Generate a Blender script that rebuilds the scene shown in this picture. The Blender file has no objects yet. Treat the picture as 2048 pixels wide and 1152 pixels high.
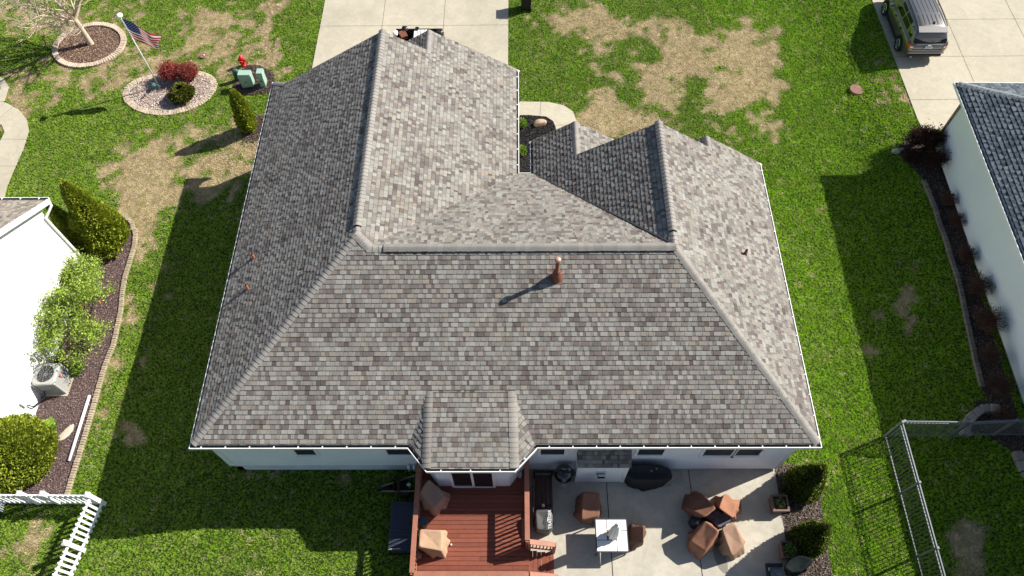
import bpy, math, random
import numpy as np
from mathutils import Vector, Matrix

sc = bpy.context.scene
COL = sc.collection
rng = np.random.default_rng(7)
random.seed(7)

# ------------------------------------------------------------------ camera
H = 23.0; FPX = 1489.64; PIT = 1.0391; YAW = .0174; ROL = -.0184
cP, sP = math.cos(PIT), math.sin(PIT)
cy, sy = math.cos(YAW), math.sin(YAW)
cr, sr = math.cos(ROL), math.sin(ROL)
def _yaw(v): return Vector((cy*v[0]-sy*v[1], sy*v[0]+cy*v[1], v[2]))
cam_right = _yaw((cr, sr*sP, sr*cP))
cam_up = _yaw((-sr, cr*sP, cr*cP))
cam_fwd = _yaw((0, cP, -sP))
cd = bpy.data.cameras.new('camera'); cam = bpy.data.objects.new('camera', cd); COL.objects.link(cam)
m = Matrix.Identity(4)
for i in range(3):
    m[i][0] = cam_right[i]; m[i][1] = cam_up[i]; m[i][2] = -cam_fwd[i]
m[2][3] = H
cam.matrix_world = m
cd.sensor_width = 36; cd.lens = FPX/2048*36; cd.clip_start = .1; cd.clip_end = 2000
sc.camera = cam
# ------------------------------------------------------------------ world, sun, exposure
SUN = Vector((1.19, .47, 1.0)).normalized()
w = bpy.data.worlds.new('World'); sc.world = w; w.use_nodes = True
nt = w.node_tree; nt.nodes.clear()
sky = nt.nodes.new('ShaderNodeTexSky'); sky.sky_type = 'NISHITA'; sky.sun_disc = False
sky.sun_elevation = math.asin(SUN.z); sky.sun_rotation = math.atan2(SUN.x, SUN.y)
bg = nt.nodes.new('ShaderNodeBackground'); bg.inputs[1].default_value = .065
wo = nt.nodes.new('ShaderNodeOutputWorld')
nt.links.new(sky.outputs[0], bg.inputs[0]); nt.links.new(bg.outputs[0], wo.inputs[0])
sl = bpy.data.lights.new('sun', 'SUN'); sl.energy = 5.0; sl.angle = math.radians(.5); sl.color = (1, .95, .86)
so = bpy.data.objects.new('sun', sl); COL.objects.link(so)
so.rotation_euler = SUN.to_track_quat('Z', 'Y').to_euler(); so.location = (20, 10, 40)
sc.view_settings.view_transform = 'Standard'; sc.view_settings.look = 'None'
sc.view_settings.gamma = 1; sc.view_settings.exposure = .81
sc.render.resolution_x = 2048; sc.render.resolution_y = 1152
sc.render.engine = 'CYCLES'

# ------------------------------------------------------------------ terrain and locating helpers
def ss(t):
    t = np.clip(t, 0, 1); return t*t*(3-2*t)
def T(x, y):
    return -.45*ss((-9.3-x)/3.6) - .15*ss((x-8.6)/2.5) + .5*ss((x-12.8)/3.2)
def ray(u, v):
    a, b = (u-1024)/FPX, (576-v)/FPX
    return cam_right*a + cam_up*b + cam_fwd
def at(u, v, z):                       # point at height z seen at photo pixel (u, v)
    r = ray(u, v); t = (z-H)/r.z; return Vector((r.x*t, r.y*t, z))
def G(u, v, dz=0):                     # same, dz above the terrain
    z = dz
    for _ in range(12):
        p = at(u, v, z); z = float(T(p.x, p.y))+dz
    return at(u, v, z)
def onpl(u, v, p0, n):
    r = ray(u, v); o = Vector((0, 0, H)); t = (Vector(p0)-o).dot(Vector(n))/r.dot(Vector(n)); return o+r*t
def onY(u, v, y):
    r = ray(u, v); t = y/r.y; return Vector((r.x*t, y, H+r.z*t))
def onX(u, v, x):
    r = ray(u, v); t = x/r.x; return Vector((x, r.y*t, H+r.z*t))
def pix(P):                            # (N,3) -> photo pixels, used only to look up the drought map and cull
    d = P-np.array([0, 0, H])
    X = d@np.array(cam_right); Y = d@np.array(cam_up); Z = d@np.array(cam_fwd)
    return 1024+FPX*X/Z, 576-FPX*Y/Z
def vnoise(x, y, s, seed=0):
    x = np.asarray(x)*s; y = np.asarray(y)*s
    xi = np.floor(x).astype(np.int64); yi = np.floor(y).astype(np.int64); fx = x-xi; fy = y-yi
    def h(a, b):
        n = (a*374761393+b*668265263+seed*2147483647) & 0xffffffff
        n = ((n ^ (n >> 13))*1274126177) & 0xffffffff
        return ((n ^ (n >> 16)) & 0xffff)/65535.
    fx = fx*fx*(3-2*fx); fy = fy*fy*(3-2*fy)
    return (h(xi, yi)*(1-fx)+h(xi+1, yi)*fx)*(1-fy)+(h(xi, yi+1)*(1-fx)+h(xi+1, yi+1)*fx)*fy
def fbm(x, y, s, seed=0, o=4):
    r = 0; a = 1; t = 0
    for i in range(o):
        r = r+a*vnoise(x, y, s*2**i, seed+i); t += a; a *= .55
    return r/t
def inpoly(x, y, poly):
    c = np.zeros(x.shape, bool); n = len(poly)
    for i in range(n):
        x1, y1 = poly[i][:2]; x2, y2 = poly[(i+1) % n][:2]
        if y1 == y2: continue
        k = ((y1 > y) != (y2 > y)) & (x < (x2-x1)*(y-y1)/(y2-y1)+x1); c ^= k
    return c

# ------------------------------------------------------------------ materials
MATS = {}
def mat(name, col=(.5, .5, .5), rough=.8, attr=False, noise=(), bump=None, metal=0., spec=.3, trans=0., coat=0., alpha=None, inst=False):
    if name in MATS: return MATS[name]
    m = bpy.data.materials.new(name); m.use_nodes = True; n = m.node_tree; N = n.nodes; L = n.links
    b = N['Principled BSDF']; b.inputs['Roughness'].default_value = rough; b.inputs['Metallic'].default_value = metal
    b.inputs['Specular IOR Level'].default_value = spec; b.inputs['Coat Weight'].default_value = coat
    tc = N.new('ShaderNodeTexCoord')
    if attr or inst:
        a = N.new('ShaderNodeAttribute'); a.attribute_name = 'col' if attr else 'gcol'
        a.attribute_type = 'GEOMETRY' if attr else 'INSTANCER'; out = a.outputs['Color']
        if tuple(col) != (1, 1, 1) and inst:
            mu = N.new('ShaderNodeVectorMath'); mu.operation = 'MULTIPLY'; L.new(out, mu.inputs[0]); mu.inputs[1].default_value = col; out = mu.outputs[0]
    else:
        r = N.new('ShaderNodeRGB'); r.outputs[0].default_value = (*col, 1); out = r.outputs[0]
    for k in noise:
        sc_, amt = k[0], k[1]; dist = k[2] if len(k) > 2 else 0
        t = N.new('ShaderNodeTexNoise'); t.inputs['Scale'].default_value = sc_; t.inputs['Detail'].default_value = 4
        t.inputs['Distortion'].default_value = dist
        src = tc.outputs['Object']
        if len(k) > 3:
            mp = N.new('ShaderNodeMapping'); mp.inputs['Scale'].default_value = k[3]; L.new(src, mp.inputs[0]); src = mp.outputs[0]
        L.new(src, t.inputs['Vector'])
        mr = N.new('ShaderNodeMapRange'); mr.inputs[1].default_value = .28; mr.inputs[2].default_value = .72
        mr.inputs[3].default_value = 1-amt; mr.inputs[4].default_value = 1+amt; L.new(t.outputs[0], mr.inputs[0])
        s = N.new('ShaderNodeVectorMath'); s.operation = 'SCALE'; L.new(out, s.inputs[0]); L.new(mr.outputs[0], s.inputs['Scale']); out = s.outputs[0]
    L.new(out, b.inputs['Base Color'])
    if bump:
        t = N.new('ShaderNodeTexNoise'); t.inputs['Scale'].default_value = bump[0]; t.inputs['Detail'].default_value = 5
        L.new(tc.outputs['Object'], t.inputs['Vector'])
        bp = N.new('ShaderNodeBump'); bp.inputs['Strength'].default_value = bump[1]; bp.inputs['Distance'].default_value = bump[2] if len(bump) > 2 else .01
        L.new(t.outputs[0], bp.inputs['Height']); L.new(bp.outputs[0], b.inputs['Normal'])
    if trans:
        tr = N.new('ShaderNodeBsdfTranslucent'); L.new(out, tr.inputs[0]); mx = N.new('ShaderNodeMixShader'); mx.inputs[0].default_value = trans
        L.new(b.outputs[0], mx.inputs[1]); L.new(tr.outputs[0], mx.inputs[2]); L.new(mx.outputs[0], N['Material Output'].inputs[0])
    MATS[name] = m; return m

SHING = mat('shingle', attr=True, rough=.92, spec=.15, noise=[(55, .22), (.45, .07)], bump=(160, .5, .004))
WHITE = mat('white_siding', (.80, .81, .82), .55, noise=[(.8, .04), (9, .03)])
TRIM = mat('white_trim', (.80, .80, .79), .45, noise=[(3, .04)])
GUT = mat('gutter_white', (.82, .81, .80), .4, noise=[(2, .05)])
GUTIN = mat('gutter_inside', (.10, .11, .10), .6, noise=[(4, .4)])  # dark for dirt, with the shade inside the trough painted in
FOUND = mat('foundation_paint', (.62, .66, .69), .8, noise=[(2, .08)], bump=(60, .3))
BLACK = mat('black_plastic', (.012, .012, .014), .6)
DARKV = mat('ridge_vent_black', (.01, .01, .011), .9)
GLASS = mat('window_glass', (.012, .016, .02), .08, spec=.6)
SCREEN = mat('window_screen', (.02, .026, .028), .7)
CONC = mat('concrete', (.425, .385, .30), .9, noise=[(.3, .10, .6), (1.7, .08, 1.2), (8, .05), (40, .07)], bump=(120, .25, .004))
CONCP = mat('concrete_patio', (.425, .395, .325), .9, noise=[(.5, .14, .6), (2.1, .11, 1.2), (9, .05), (35, .08)], bump=(120, .25, .004))
JOINT = mat('joint_dark', (.20, .17, .135), .95, noise=[(6, .3)])
JOINTP = mat('joint_black', (.035, .035, .035), .95)
DECK = mat('deck_stain', attr=True, rough=.6, spec=.3, noise=[(3, .12, .3, (1, 9, 9)), (14, .1)])
RAILM = mat('rail_stain', (.30, .125, .08), .6, noise=[(3, .12), (20, .12)])
LEAF = mat('leaf', attr=True, rough=.65, spec=.2, trans=.22)
TWIG = mat('twig', attr=True, rough=.9, noise=[(12, .2)])
CHIP = mat('bark_chip', attr=True, rough=.95)
STONE = mat('stone', attr=True, rough=.9, noise=[(14, .15), (60, .12)], bump=(40, .5, .006))
CAPM = SHING

def lerp(a, b, t): return a+(b-a)*t
# ------------------------------------------------------------------ object helpers
WM = {}
def tag(o, label=None, cat=None, group=None, kind=None):
    if label: o['label'] = label
    if cat: o['category'] = cat
    if group: o['group'] = group
    if kind: o['kind'] = kind
    return o
def thing(name, loc, label, cat, group=None, rz=0.):
    o = bpy.data.objects.new(name, None); COL.objects.link(o); o.empty_display_size = .2
    o.location = loc; o.rotation_euler = (0, 0, rz)
    WM[o.name] = Matrix.Translation(Vector(loc)) @ Matrix.Rotation(rz, 4, 'Z')
    return tag(o, label, cat, group)
def finish(name, me, mats, parent, smooth=False, world=True, loc=None):
    for mm in (mats if isinstance(mats, (list, tuple)) else [mats]): me.materials.append(mm)
    if smooth: me.polygons.foreach_set('use_smooth', [True]*len(me.polygons))
    o = bpy.data.objects.new(name, me); COL.objects.link(o)
    if parent is not None:
        o.parent = parent; W = WM.get(parent.name, Matrix.Identity(4)); WM[o.name] = W
        if world: me.transform(W.inverted())
    elif loc is not None:
        me.transform(Matrix.Translation(-Vector(loc))); o.location = loc; WM[o.name] = Matrix.Translation(Vector(loc))
    me.update(); return o
class MB:
    def __init__(s): s.v = []; s.f = []; s.mi = []; s.c = []
    def face(s, pts, mi=0, c=(.5, .5, .5)):
        i = len(s.v); s.v += [tuple(p) for p in pts]; s.f.append(tuple(range(i, i+len(pts)))); s.mi.append(mi); s.c.append(c)
    def add(s, vs, fs, mi=0, c=(.5, .5, .5)):
        i = len(s.v); s.v += [tuple(p) for p in vs]
        for f in fs: s.f.append(tuple(i+k for k in f)); s.mi.append(mi); s.c.append(c)
    def box(s, p0, p1, mi=0, c=(.5, .5, .5), M=None, bev=0.):
        x0, y0, z0 = p0; x1, y1, z1 = p1
        if bev > 0:
            b = min(bev, abs(x1-x0)*.45, abs(y1-y0)*.45, abs(z1-z0)*.45)
            vs = []
            for z, ins in ((z0, b), (z0+b, 0), (z1-b, 0), (z1, b)):
                vs += [(x0+ins+(b if not ins else 0)*0, y0+ins, z), (x1-ins, y0+ins, z), (x1-ins, y1-ins, z), (x0+ins, y1-ins, z)]
            fs = [(3, 2, 1, 0), (12, 13, 14, 15)]
            for r in range(3):
                for k in range(4):
                    k2 = (k+1) % 4; fs.append((r*4+k, r*4+k2, r*4+4+k2, r*4+4+k))
        else:
            vs = [(x0, y0, z0), (x1, y0, z0), (x1, y1, z0), (x0, y1, z0), (x0, y0, z1), (x1, y0, z1), (x1, y1, z1), (x0, y1, z1)]
            fs = [(3, 2, 1, 0), (4, 5, 6, 7), (0, 1, 5, 4), (1, 2, 6, 5), (2, 3, 7, 6), (3, 0, 4, 7)]
        if M is not None: vs = [M @ Vector(q) for q in vs]
        s.add(vs, fs, mi, c)
    def bar(s, a, b, w, h, mi=0, c=(.5, .5, .5), up=(0, 0, 1)):
        a = Vector(a); b = Vector(b); d = (b-a); L = d.length; d.normalize(); u = Vector(up)
        r = d.cross(u)
        if r.length < 1e-4: r = d.cross(Vector((1, 0, 0)))
        r.normalize(); u = r.cross(d)
        M = Matrix(((d.x, r.x, u.x, a.x), (d.y, r.y, u.y, a.y), (d.z, r.z, u.z, a.z), (0, 0, 0, 1)))
        s.box((0, -w/2, -h/2), (L, w/2, h/2), mi, c, M, bev=min(w, h)*.12)
    def tube(s, pts, rad, n=8, mi=0, c=(.5, .5, .5), cap=True):
        pts = [Vector(p) for p in pts]; k = len(pts)
        if not isinstance(rad, (list, tuple)): rad = [rad]*k
        vs = []; prev = None
        for i, p in enumerate(pts):
            d = (pts[min(i+1, k-1)]-pts[max(i-1, 0)]).normalized()
            if prev is None:
                r = d.cross(Vector((0, 0, 1)))
                if r.length < .05: r = d.cross(Vector((1, 0, 0)))
            else: r = prev-d*prev.dot(d)
            r.normalize(); prev = r; u = d.cross(r)
            for j in range(n):
                a = 2*math.pi*j/n; vs.append(p+(r*math.cos(a)+u*math.sin(a))*rad[i])
        fs = []
        for i in range(k-1):
            for j in range(n): fs.append((i*n+j, i*n+(j+1) % n, (i+1)*n+(j+1) % n, (i+1)*n+j))
        if cap: fs.append(tuple(range(n-1, -1, -1))); fs.append(tuple((k-1)*n+j for j in range(n)))
        s.add(vs, fs, mi, c)
    def lathe(s, ctr, prof, n=20, mi=0, c=(.5, .5, .5), sx=1., sy=1., close=True):
        vs = []; x, y, z = ctr
        for r, h in prof:
            for j in range(n):
                a = 2*math.pi*j/n; vs.append((x+r*sx*math.cos(a), y+r*sy*math.sin(a), z+h))
        fs = []
        for i in range(len(prof)-1):
            for j in range(n): fs.append((i*n+j, i*n+(j+1) % n, (i+1)*n+(j+1) % n, (i+1)*n+j))
        if close: fs.append(tuple(range(n-1, -1, -1))); fs.append(tuple((len(prof)-1)*n+j for j in range(n)))
        s.add(vs, fs, mi, c)
    def build(s, name, mats, parent=None, smooth=False, world=True, loc=None):
        me = bpy.data.meshes.new(name); me.from_pydata(s.v, [], s.f)
        me.polygons.foreach_set('material_index', s.mi)
        a = me.attributes.new('col', 'FLOAT_COLOR', 'FACE')
        a.data.foreach_set('color', np.concatenate([np.array(s.c, float).reshape(-1, 3), np.ones((len(s.c), 1))], 1).ravel())
        return finish(name, me, mats, parent, smooth, world, loc)
def arrmesh(name, V, F, C, mats, parent=None, loc=None, smooth=False):
    me = bpy.data.meshes.new(name); V = np.asarray(V, np.float32); F = np.asarray(F, np.int32); k = F.shape[1]
    me.vertices.add(len(V)); me.vertices.foreach_set('co', V.ravel())
    me.loops.add(F.size); me.loops.foreach_set('vertex_index', F.ravel())
    me.polygons.add(len(F)); me.polygons.foreach_set('loop_start', np.arange(0, F.size, k, dtype=np.int32))
    me.update(calc_edges=True)
    a = me.attributes.new('col', 'FLOAT_COLOR', 'FACE')
    a.data.foreach_set('color', np.concatenate([C, np.ones((len(C), 1))], 1).astype(np.float32).ravel())
    return finish(name, me, mats, parent, smooth, True, loc)
def jit(c, a=.1):
    k = 1+random.uniform(-a, a); return tuple(x*k for x in c)
def clip(poly, q):
    """Sutherland-Hodgman: poly clipped by the convex polygon q (ccw), both 2-D"""
    out = poly
    for i in range(len(q)):
        a = q[i]; b = q[(i+1) % len(q)]; ex, ey = b[0]-a[0], b[1]-a[1]
        inp = out; out = []
        if not inp: return []
        for j in range(len(inp)):
            P = inp[j]; Q = inp[(j+1) % len(inp)]
            dp = ex*(P[1]-a[1])-ey*(P[0]-a[0]); dq = ex*(Q[1]-a[1])-ey*(Q[0]-a[0])
            if dp >= 0: out.append(P)
            if (dp >= 0) != (dq >= 0):
                t = dp/(dp-dq); out.append((P[0]+(Q[0]-P[0])*t, P[1]+(Q[1]-P[1])*t))
    return out
def ccw(p):
    A = sum(p[i][0]*p[(i+1) % len(p)][1]-p[(i+1) % len(p)][0]*p[i][1] for i in range(len(p)))
    return p if A > 0 else p[::-1]

# ------------------------------------------------------------------ shingled roof planes (every shingle tab is its own raised slab)
PAL = [((.262, .255, .232), 5), ((.235, .208, .178), 4), ((.208, .195, .177), 6), ((.135, .115, .106), 3), ((.235, .224, .204), 5), ((.172, .153, .142), 4)]
PALB = [((.135, .16, .185), 5), ((.095, .118, .14), 5), ((.065, .083, .102), 4), ((.175, .195, .21), 3), ((.115, .138, .16), 5)]
PALN = [((.30, .265, .22), 5), ((.25, .21, .18), 4), ((.34, .31, .27), 3), ((.20, .175, .15), 2)]
EXPO = .1335
def shingles(mb, O, U, Vv, poly, seed, pal=PAL, expo=EXPO, k=1.0):
    """O origin, U unit along the courses, Vv unit up the slope, poly convex in (u, v)"""
    O = Vector(O); U = Vector(U).normalized(); Vv = Vector(Vv).normalized(); Nn = U.cross(Vv).normalized()
    if Nn.z < 0: Nn = -Nn
    poly = ccw(poly); v_lo = min(p[1] for p in poly); v_hi = max(p[1] for p in poly)
    u_lo = min(p[0] for p in poly); u_hi = max(p[0] for p in poly)
    cols = [c for c, n in pal for _ in range(n)]
    mb.face([O+U*p[0]+Vv*p[1] for p in poly], 0, (.05, .045, .045))
    for r in range(int(math.floor(v_lo/expo)), int(math.ceil(v_hi/expo))):
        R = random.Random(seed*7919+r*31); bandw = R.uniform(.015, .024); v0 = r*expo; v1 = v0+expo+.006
        x = -14+R.random()*.4; raised = True; cur = R.choice(cols); wav = R.uniform(-.001, .001)
        while x < u_hi:
            wd = R.uniform(.09, .21) if raised else R.uniform(.05, .14)
            x1 = x+wd
            if R.random() < .93: cur = R.choice(cols)
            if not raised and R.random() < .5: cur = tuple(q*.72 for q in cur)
            if x1 > u_lo:
                q = clip([(x, v0), (x1-.003, v0), (x1-.003, v1), (x, v1)], poly)
                if len(q) > 2:
                    hb = (.021 if raised else .013)*k; ht = .005*k
                    c = jit(cur, .08)
                    def P(p, dz=0): return O+U*p[0]+Vv*p[1]+Nn*(lerp(hb, ht, (p[1]-v0)/(v1-v0))+wav+dz)
                    top = [P(p) for p in q]; n0 = len(mb.v)
                    mb.v += [tuple(p) for p in top]
                    # strip of darker granules along the upper edge, doubling as a painted course shadow
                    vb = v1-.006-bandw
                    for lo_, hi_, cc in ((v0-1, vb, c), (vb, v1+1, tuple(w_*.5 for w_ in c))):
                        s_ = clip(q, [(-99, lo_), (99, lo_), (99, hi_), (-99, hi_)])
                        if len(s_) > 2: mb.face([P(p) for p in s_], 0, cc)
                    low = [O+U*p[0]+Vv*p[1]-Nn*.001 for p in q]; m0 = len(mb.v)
                    mb.v += [tuple(p) for p in low]; cs = tuple(w_*.3 for w_ in c)  # tab edges darkened to paint a shadow line under each course
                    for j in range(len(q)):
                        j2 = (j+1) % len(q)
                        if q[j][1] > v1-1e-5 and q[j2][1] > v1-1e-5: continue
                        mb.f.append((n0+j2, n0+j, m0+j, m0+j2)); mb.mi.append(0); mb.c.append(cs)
            x = x1; raised = not raised
def caps(mb, a, b, na, nb, width=.14, expo=EXPO, lift=.018, col=(.24, .226, .208), raise_=0., k=0):
    """overlapping cap shingles from a (low end, laid first) to b; na, nb = unit vectors down each side of the ridge"""
    a = Vector(a); b = Vector(b); d = (b-a); L = d.length; d.normalize(); n = max(1, int(L/expo))
    na = Vector(na).normalized(); nb = Vector(nb).normalized(); up = Vector((0, 0, 1)); up = (up-d*up.dot(d)).normalized()
    for i in range(n):
        c = jit(col, .09); s0 = i*L/n; s1 = (i+1)*L/n+.03
        w_ = width*random.uniform(.97, 1.03); rows = []
        for s_, lf in ((s0, lift), (s1, .003)):
            p = a+d*s_+up*(raise_+lf+.010)
            rows.append([p+na*w_-up*0, p+na*w_*.5+up*.006, p+na*w_*.16+up*.004, p+nb*w_*.16+up*.004, p+nb*w_*.5+up*.006, p+nb*w_])
        mb.add(rows[0]+rows[1], [(j, j+1, 7+j, 6+j) for j in range(5)], 0, c)
        base = [q-up*lift for q in rows[0]]
        mb.add(rows[0]+base, [(j+1, j, 6+j, 7+j) for j in range(5)], 0, tuple(q*.5 for q in c))
        for e in (0, 5):
            mb.add([rows[0][e], rows[1][e], rows[1][e]-up*.012, rows[0][e]-up*.016], [(0, 1, 2, 3)], 0, tuple(q*.6 for q in c))

# ================================================================== GROUND
fine_x = np.arange(-30, 30.01, .25); fine_y = np.arange(-4, 44.01, .25)
def grid_axis(f, far, near):
    lo = f[0]; hi = f[-1]; return np.concatenate([[near, lo-60, lo-15], f, [hi+15, hi+60, far]])
gx = grid_axis(fine_x, 500, -500); gy = grid_axis(fine_y, 700, -400)
XX, YY = np.meshgrid(gx, gy); ZZ = T(XX, YY)

# paved and planted areas, as outlines on the ground
def gpoly(px, dz=0): return [tuple(G(u, v, dz)[:2]) for u, v in px]
drive = [(-8.94, 19.5), (-.42, 19.5), (-.45, 60), (-8.94, 60)]
driveR = [tuple(G(1835, 240)[:2]), (16.2, 20.6), (30, 20.6), (30, 60), (tuple(G(1735, 0)[:2])[0]-.12, 60)]
path = [(-.42, 21.6)] + gpoly([(1040, 204), (1098, 205), (1128, 212), (1146, 224), (1153, 243)]) + [(1.9, 19.6), (1.9, 17.2), (1.05, 17.2)] + gpoly([(1112, 258), (1106, 243), (1092, 234), (1070, 232), (1040, 231)]) + [(-.42, 20.85)]
patio = [(-.2, 6.93), (7.97, 6.93), (7.93, 5.1), (7.86, 3.7), (7.8, .5), (.2, .5)]
walkL = gpoly([(-160, 190), (-40, 196), (12, 206), (38, 220), (54, 240), (58, 262), (46, 300), (28, 340), (14, 374), (8, 400), (-80, 410), (-60, 320), (0, 285), (10, 265), (4, 250), (-60, 235), (-160, 230)])
walkL2 = gpoly([(-30, 150), (8, 157), (18, 175), (8, 204), (-30, 200)])
def ell(cx, cy_, rx, ry, n=40, rot=0, sq=2.):
    r = []
    for i in range(n):
        a = 2*math.pi*i/n; c_, s_ = math.cos(a), math.sin(a)
        x = rx*math.copysign(abs(c_)**(2/sq), c_); y = ry*math.copysign(abs(s_)**(2/sq), s_)
        r.append((cx+x*math.cos(rot)-y*math.sin(rot), cy_+x*math.sin(rot)+y*math.cos(rot)))
    return r
cT = G(180, 91); ringT = ell(cT.x, cT.y, 1.52, 1.36, 44)
cF = G(340, 184)
ringF = gpoly([(433, 168), (430, 180), (418, 197), (398, 211), (372, 222), (345, 229), (318, 230), (290, 226), (268, 217), (252, 204), (247, 190), (252, 176), (268, 163), (290, 155), (318, 149), (350, 144), (382, 143), (410, 147), (427, 156)])
def offs(poly, d):
    cx = sum(p[0] for p in poly)/len(poly); cy_ = sum(p[1] for p in poly)/len(poly); n = len(poly); r = []
    P = ccw(poly)
    for i in range(n):
        a = Vector(P[i-1]); b = Vector(P[i]); c = Vector(P[(i+1) % n]); e1 = (b-a).normalized(); e2 = (c-b).normalized()
        nn = Vector((e1.y+e2.y, -(e1.x+e2.x))).normalized(); r.append((b.x-nn.x*d, b.y-nn.y*d))
    return r
bed_util = gpoly([(470, 160), (492, 130), (520, 131), (545, 146), (552, 168), (545, 186), (500, 190), (465, 182)])
bed_arb = gpoly([(482, 262), (478, 248), (495, 236), (520, 232), (540, 240), (530, 270), (508, 285), (488, 282)])
bed_entry = [(.05, 16.0), (.05, 20.9)] + gpoly([(1040, 231), (1070, 232), (1092, 234), (1106, 243), (1112, 258)]) + [(1.05, 17.2), (1.05, 16.0)]
bed_patio = gpoly([(1549, 940), (1562, 930), (1592, 928), (1625, 948), (1640, 985), (1645, 1030), (1652, 1080), (1660, 1130), (1670, 1200), (1590, 1210), (1580, 1152), (1568, 1060)])
bed_left = gpoly([(120, 520), (160, 430), (232, 432), (252, 436), (266, 456), (272, 480), (262, 520), (247, 560), (240, 610), (232, 660), (214, 716), (196, 780), (178, 850), (158, 915), (142, 970), (130, 1000), (20, 1010), (-40, 950), (60, 850), (100, 730)])
bed_right = gpoly([(1790, 300), (1830, 262), (1862, 250), (1905, 365), (1960, 590), (2020, 790), (2048, 870), (2060, 960), (2020, 900), (1962, 862), (1930, 862), (1934, 830), (1958, 800), (1975, 800), (1950, 740), (1938, 660), (1915, 585), (1896, 500), (1872, 440), (1850, 375), (1838, 350)])
# drought map: blobs of straw coloured turf (photo positions looked up on the ground)
DEAD = [(1190, 60, 90, 50, .75), (1120, 40, 60, 30, .5), (1330, 70, 60, 45, .6), (1400, 120, 90, 60, .85), (1500, 110, 75, 55, .8), (1475, 190, 95, 60, .85), (1330, 170, 70, 60, .8), (1210, 240, 75, 50, .95),
        (1300, 245, 60, 30, .75), (1540, 230, 35, 50, .7), (1215, 170, 45, 50, .7), (1185, 120, 60, 40, .7), (1260, 60, 60, 40, .6), (1470, 260, 60, 30, .55), (1350, 110, 60, 60, .6), (1790, 180, 50, 50, .45), (1830, 215, 30, 30, .5),
        (410, 60, 60, 40, .6), (535, 60, 28, 60, .65), (540, 20, 30, 30, .5), (300, 110, 90, 60, .45), (120, 30, 110, 40, .4), (60, 60, 60, 30, .35), (230, 150, 60, 40, .42), (480, 120, 60, 40, .45),
        (300, 335, 60, 45, .72), (290, 395, 45, 50, .85), (350, 310, 70, 30, .5), (420, 360, 55, 45, .6), (470, 345, 40, 50, .6), (240, 340, 40, 40, .45), (510, 290, 50, 40, .55), (420, 270, 60, 30, .4), (150, 160, 90, 40, .4), (30, 190, 40, 50, .5),
        (270, 470, 40, 50, .6), (245, 600, 30, 70, .5), (215, 720, 25, 70, .45), (190, 830, 22, 60, .35), (255, 880, 32, 26, .6), (290, 700, 20, 40, .4), (330, 560, 30, 60, .3),
        (1815, 622, 16, 34, .95), (1762, 630, 18, 18, .6), (1738, 708, 24, 16, .75), (1668, 405, 12, 9, .6), (1830, 530, 12, 20, .3), (1935, 1095, 36, 50, 1.0), (1900, 1080, 22, 22, .6), (60, 1090, 60, 40, .45), (100, 1050, 40, 30, .4), (690, 960, 40, 20, .25),
        (520, 950, 60, 14, .45), (1000, 10, 20, 30, 0), (1100, 95, 50, 25, .35), (1640, 300, 60, 40, .12), (560, 1080, 60, 30, .15), (300, 1120, 80, 30, .12)]
ALIVE = [(1262, 165, 34, 34, .9), (1155, 115, 55, 40, .8), (1110, 170, 50, 45, .7), (1372, 210, 30, 22, .8), (1500, 232, 28, 30, .8), (1300, 205, 30, 18, .5), (1440, 262, 60, 18, .5), (1290, 100, 20, 18, .5), (1340, 165, 14, 14, .4), (1600, 120, 30, 200, .9), (1420, 40, 60, 20, .4)]
def deadness(x, y):
    z = T(x, y); P = np.stack([x, y, z], -1).reshape(-1, 3); u, v = pix(P); u = u.reshape(x.shape); v = v.reshape(x.shape)
    wu = (fbm(x, y, 1.1, 11)-.5)*110; wv = (fbm(x, y, 1.1, 23)-.5)*90
    front = (v < 480)
    u2 = u+wu*np.where(front, 1, .4); v2 = v+wv*np.where(front, 1, .4); r = np.zeros_like(u)
    for a, b, ra, rb, s in DEAD:
        d = ((u2-a)/ra)**2+((v2-b)/rb)**2; r = np.maximum(r, s*np.exp(-d*.75))
    for a, b, ra, rb, s in ALIVE:
        d = ((u2-a)/ra)**2+((v2-b)/rb)**2; r = r*(1-s*np.exp(-d*.8))
    n1 = fbm(x, y, 2.6, 5, 3); r = r*1.15+(n1-.5)*.75*np.clip(r*3+.12, 0, 1)
    lf = np.where((u < 640) & (v < 440), .27*fbm(x, y, 1.6, 9, 3)+(n1-.5)*.5, 0)
    r = np.clip(r+np.clip(lf, 0, 1)*.9, 0, 1)
    e = r+(fbm(x, y, 3.2, 61, 3)-.5)*.55
    e = r+(fbm(x, y, 2.3, 61, 3)-.5)*1.15*np.clip(r*2.2, 0, 1)
    return np.clip(.25*r+.72*ss((e-.30)/.34)+.55*(vnoise(x, y, 7., 71)-.5)*np.clip(r*2, 0, 1), 0, .93)
dd = deadness(XX, YY); inner = (np.abs(XX) < 31) & (YY > -5) & (YY < 45); dd = np.where(inner, dd, .15)
ny, nx = XX.shape; V = np.stack([XX, YY, ZZ-.012], -1).reshape(-1, 3)
idx = np.arange(nx*ny).reshape(ny, nx); F = np.stack([idx[:-1, :-1], idx[:-1, 1:], idx[1:, 1:], idx[1:, :-1]], -1).reshape(-1, 4)
LAWN = bpy.data.materials.new('lawn'); LAWN.use_nodes = True
n = LAWN.node_tree; N = n.nodes; L = n.links; b = N['Principled BSDF']; b.inputs['Roughness'].default_value = .95; b.inputs['Specular IOR Level'].default_value = .1
a = N.new('ShaderNodeAttribute'); a.attribute_name = 'dead'; tc = N.new('ShaderNodeTexCoord')
t1 = N.new('ShaderNodeTexNoise'); t1.inputs['Scale'].default_value = 9; t1.inputs['Detail'].default_value = 5; L.new(tc.outputs['Object'], t1.inputs['Vector'])
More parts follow.
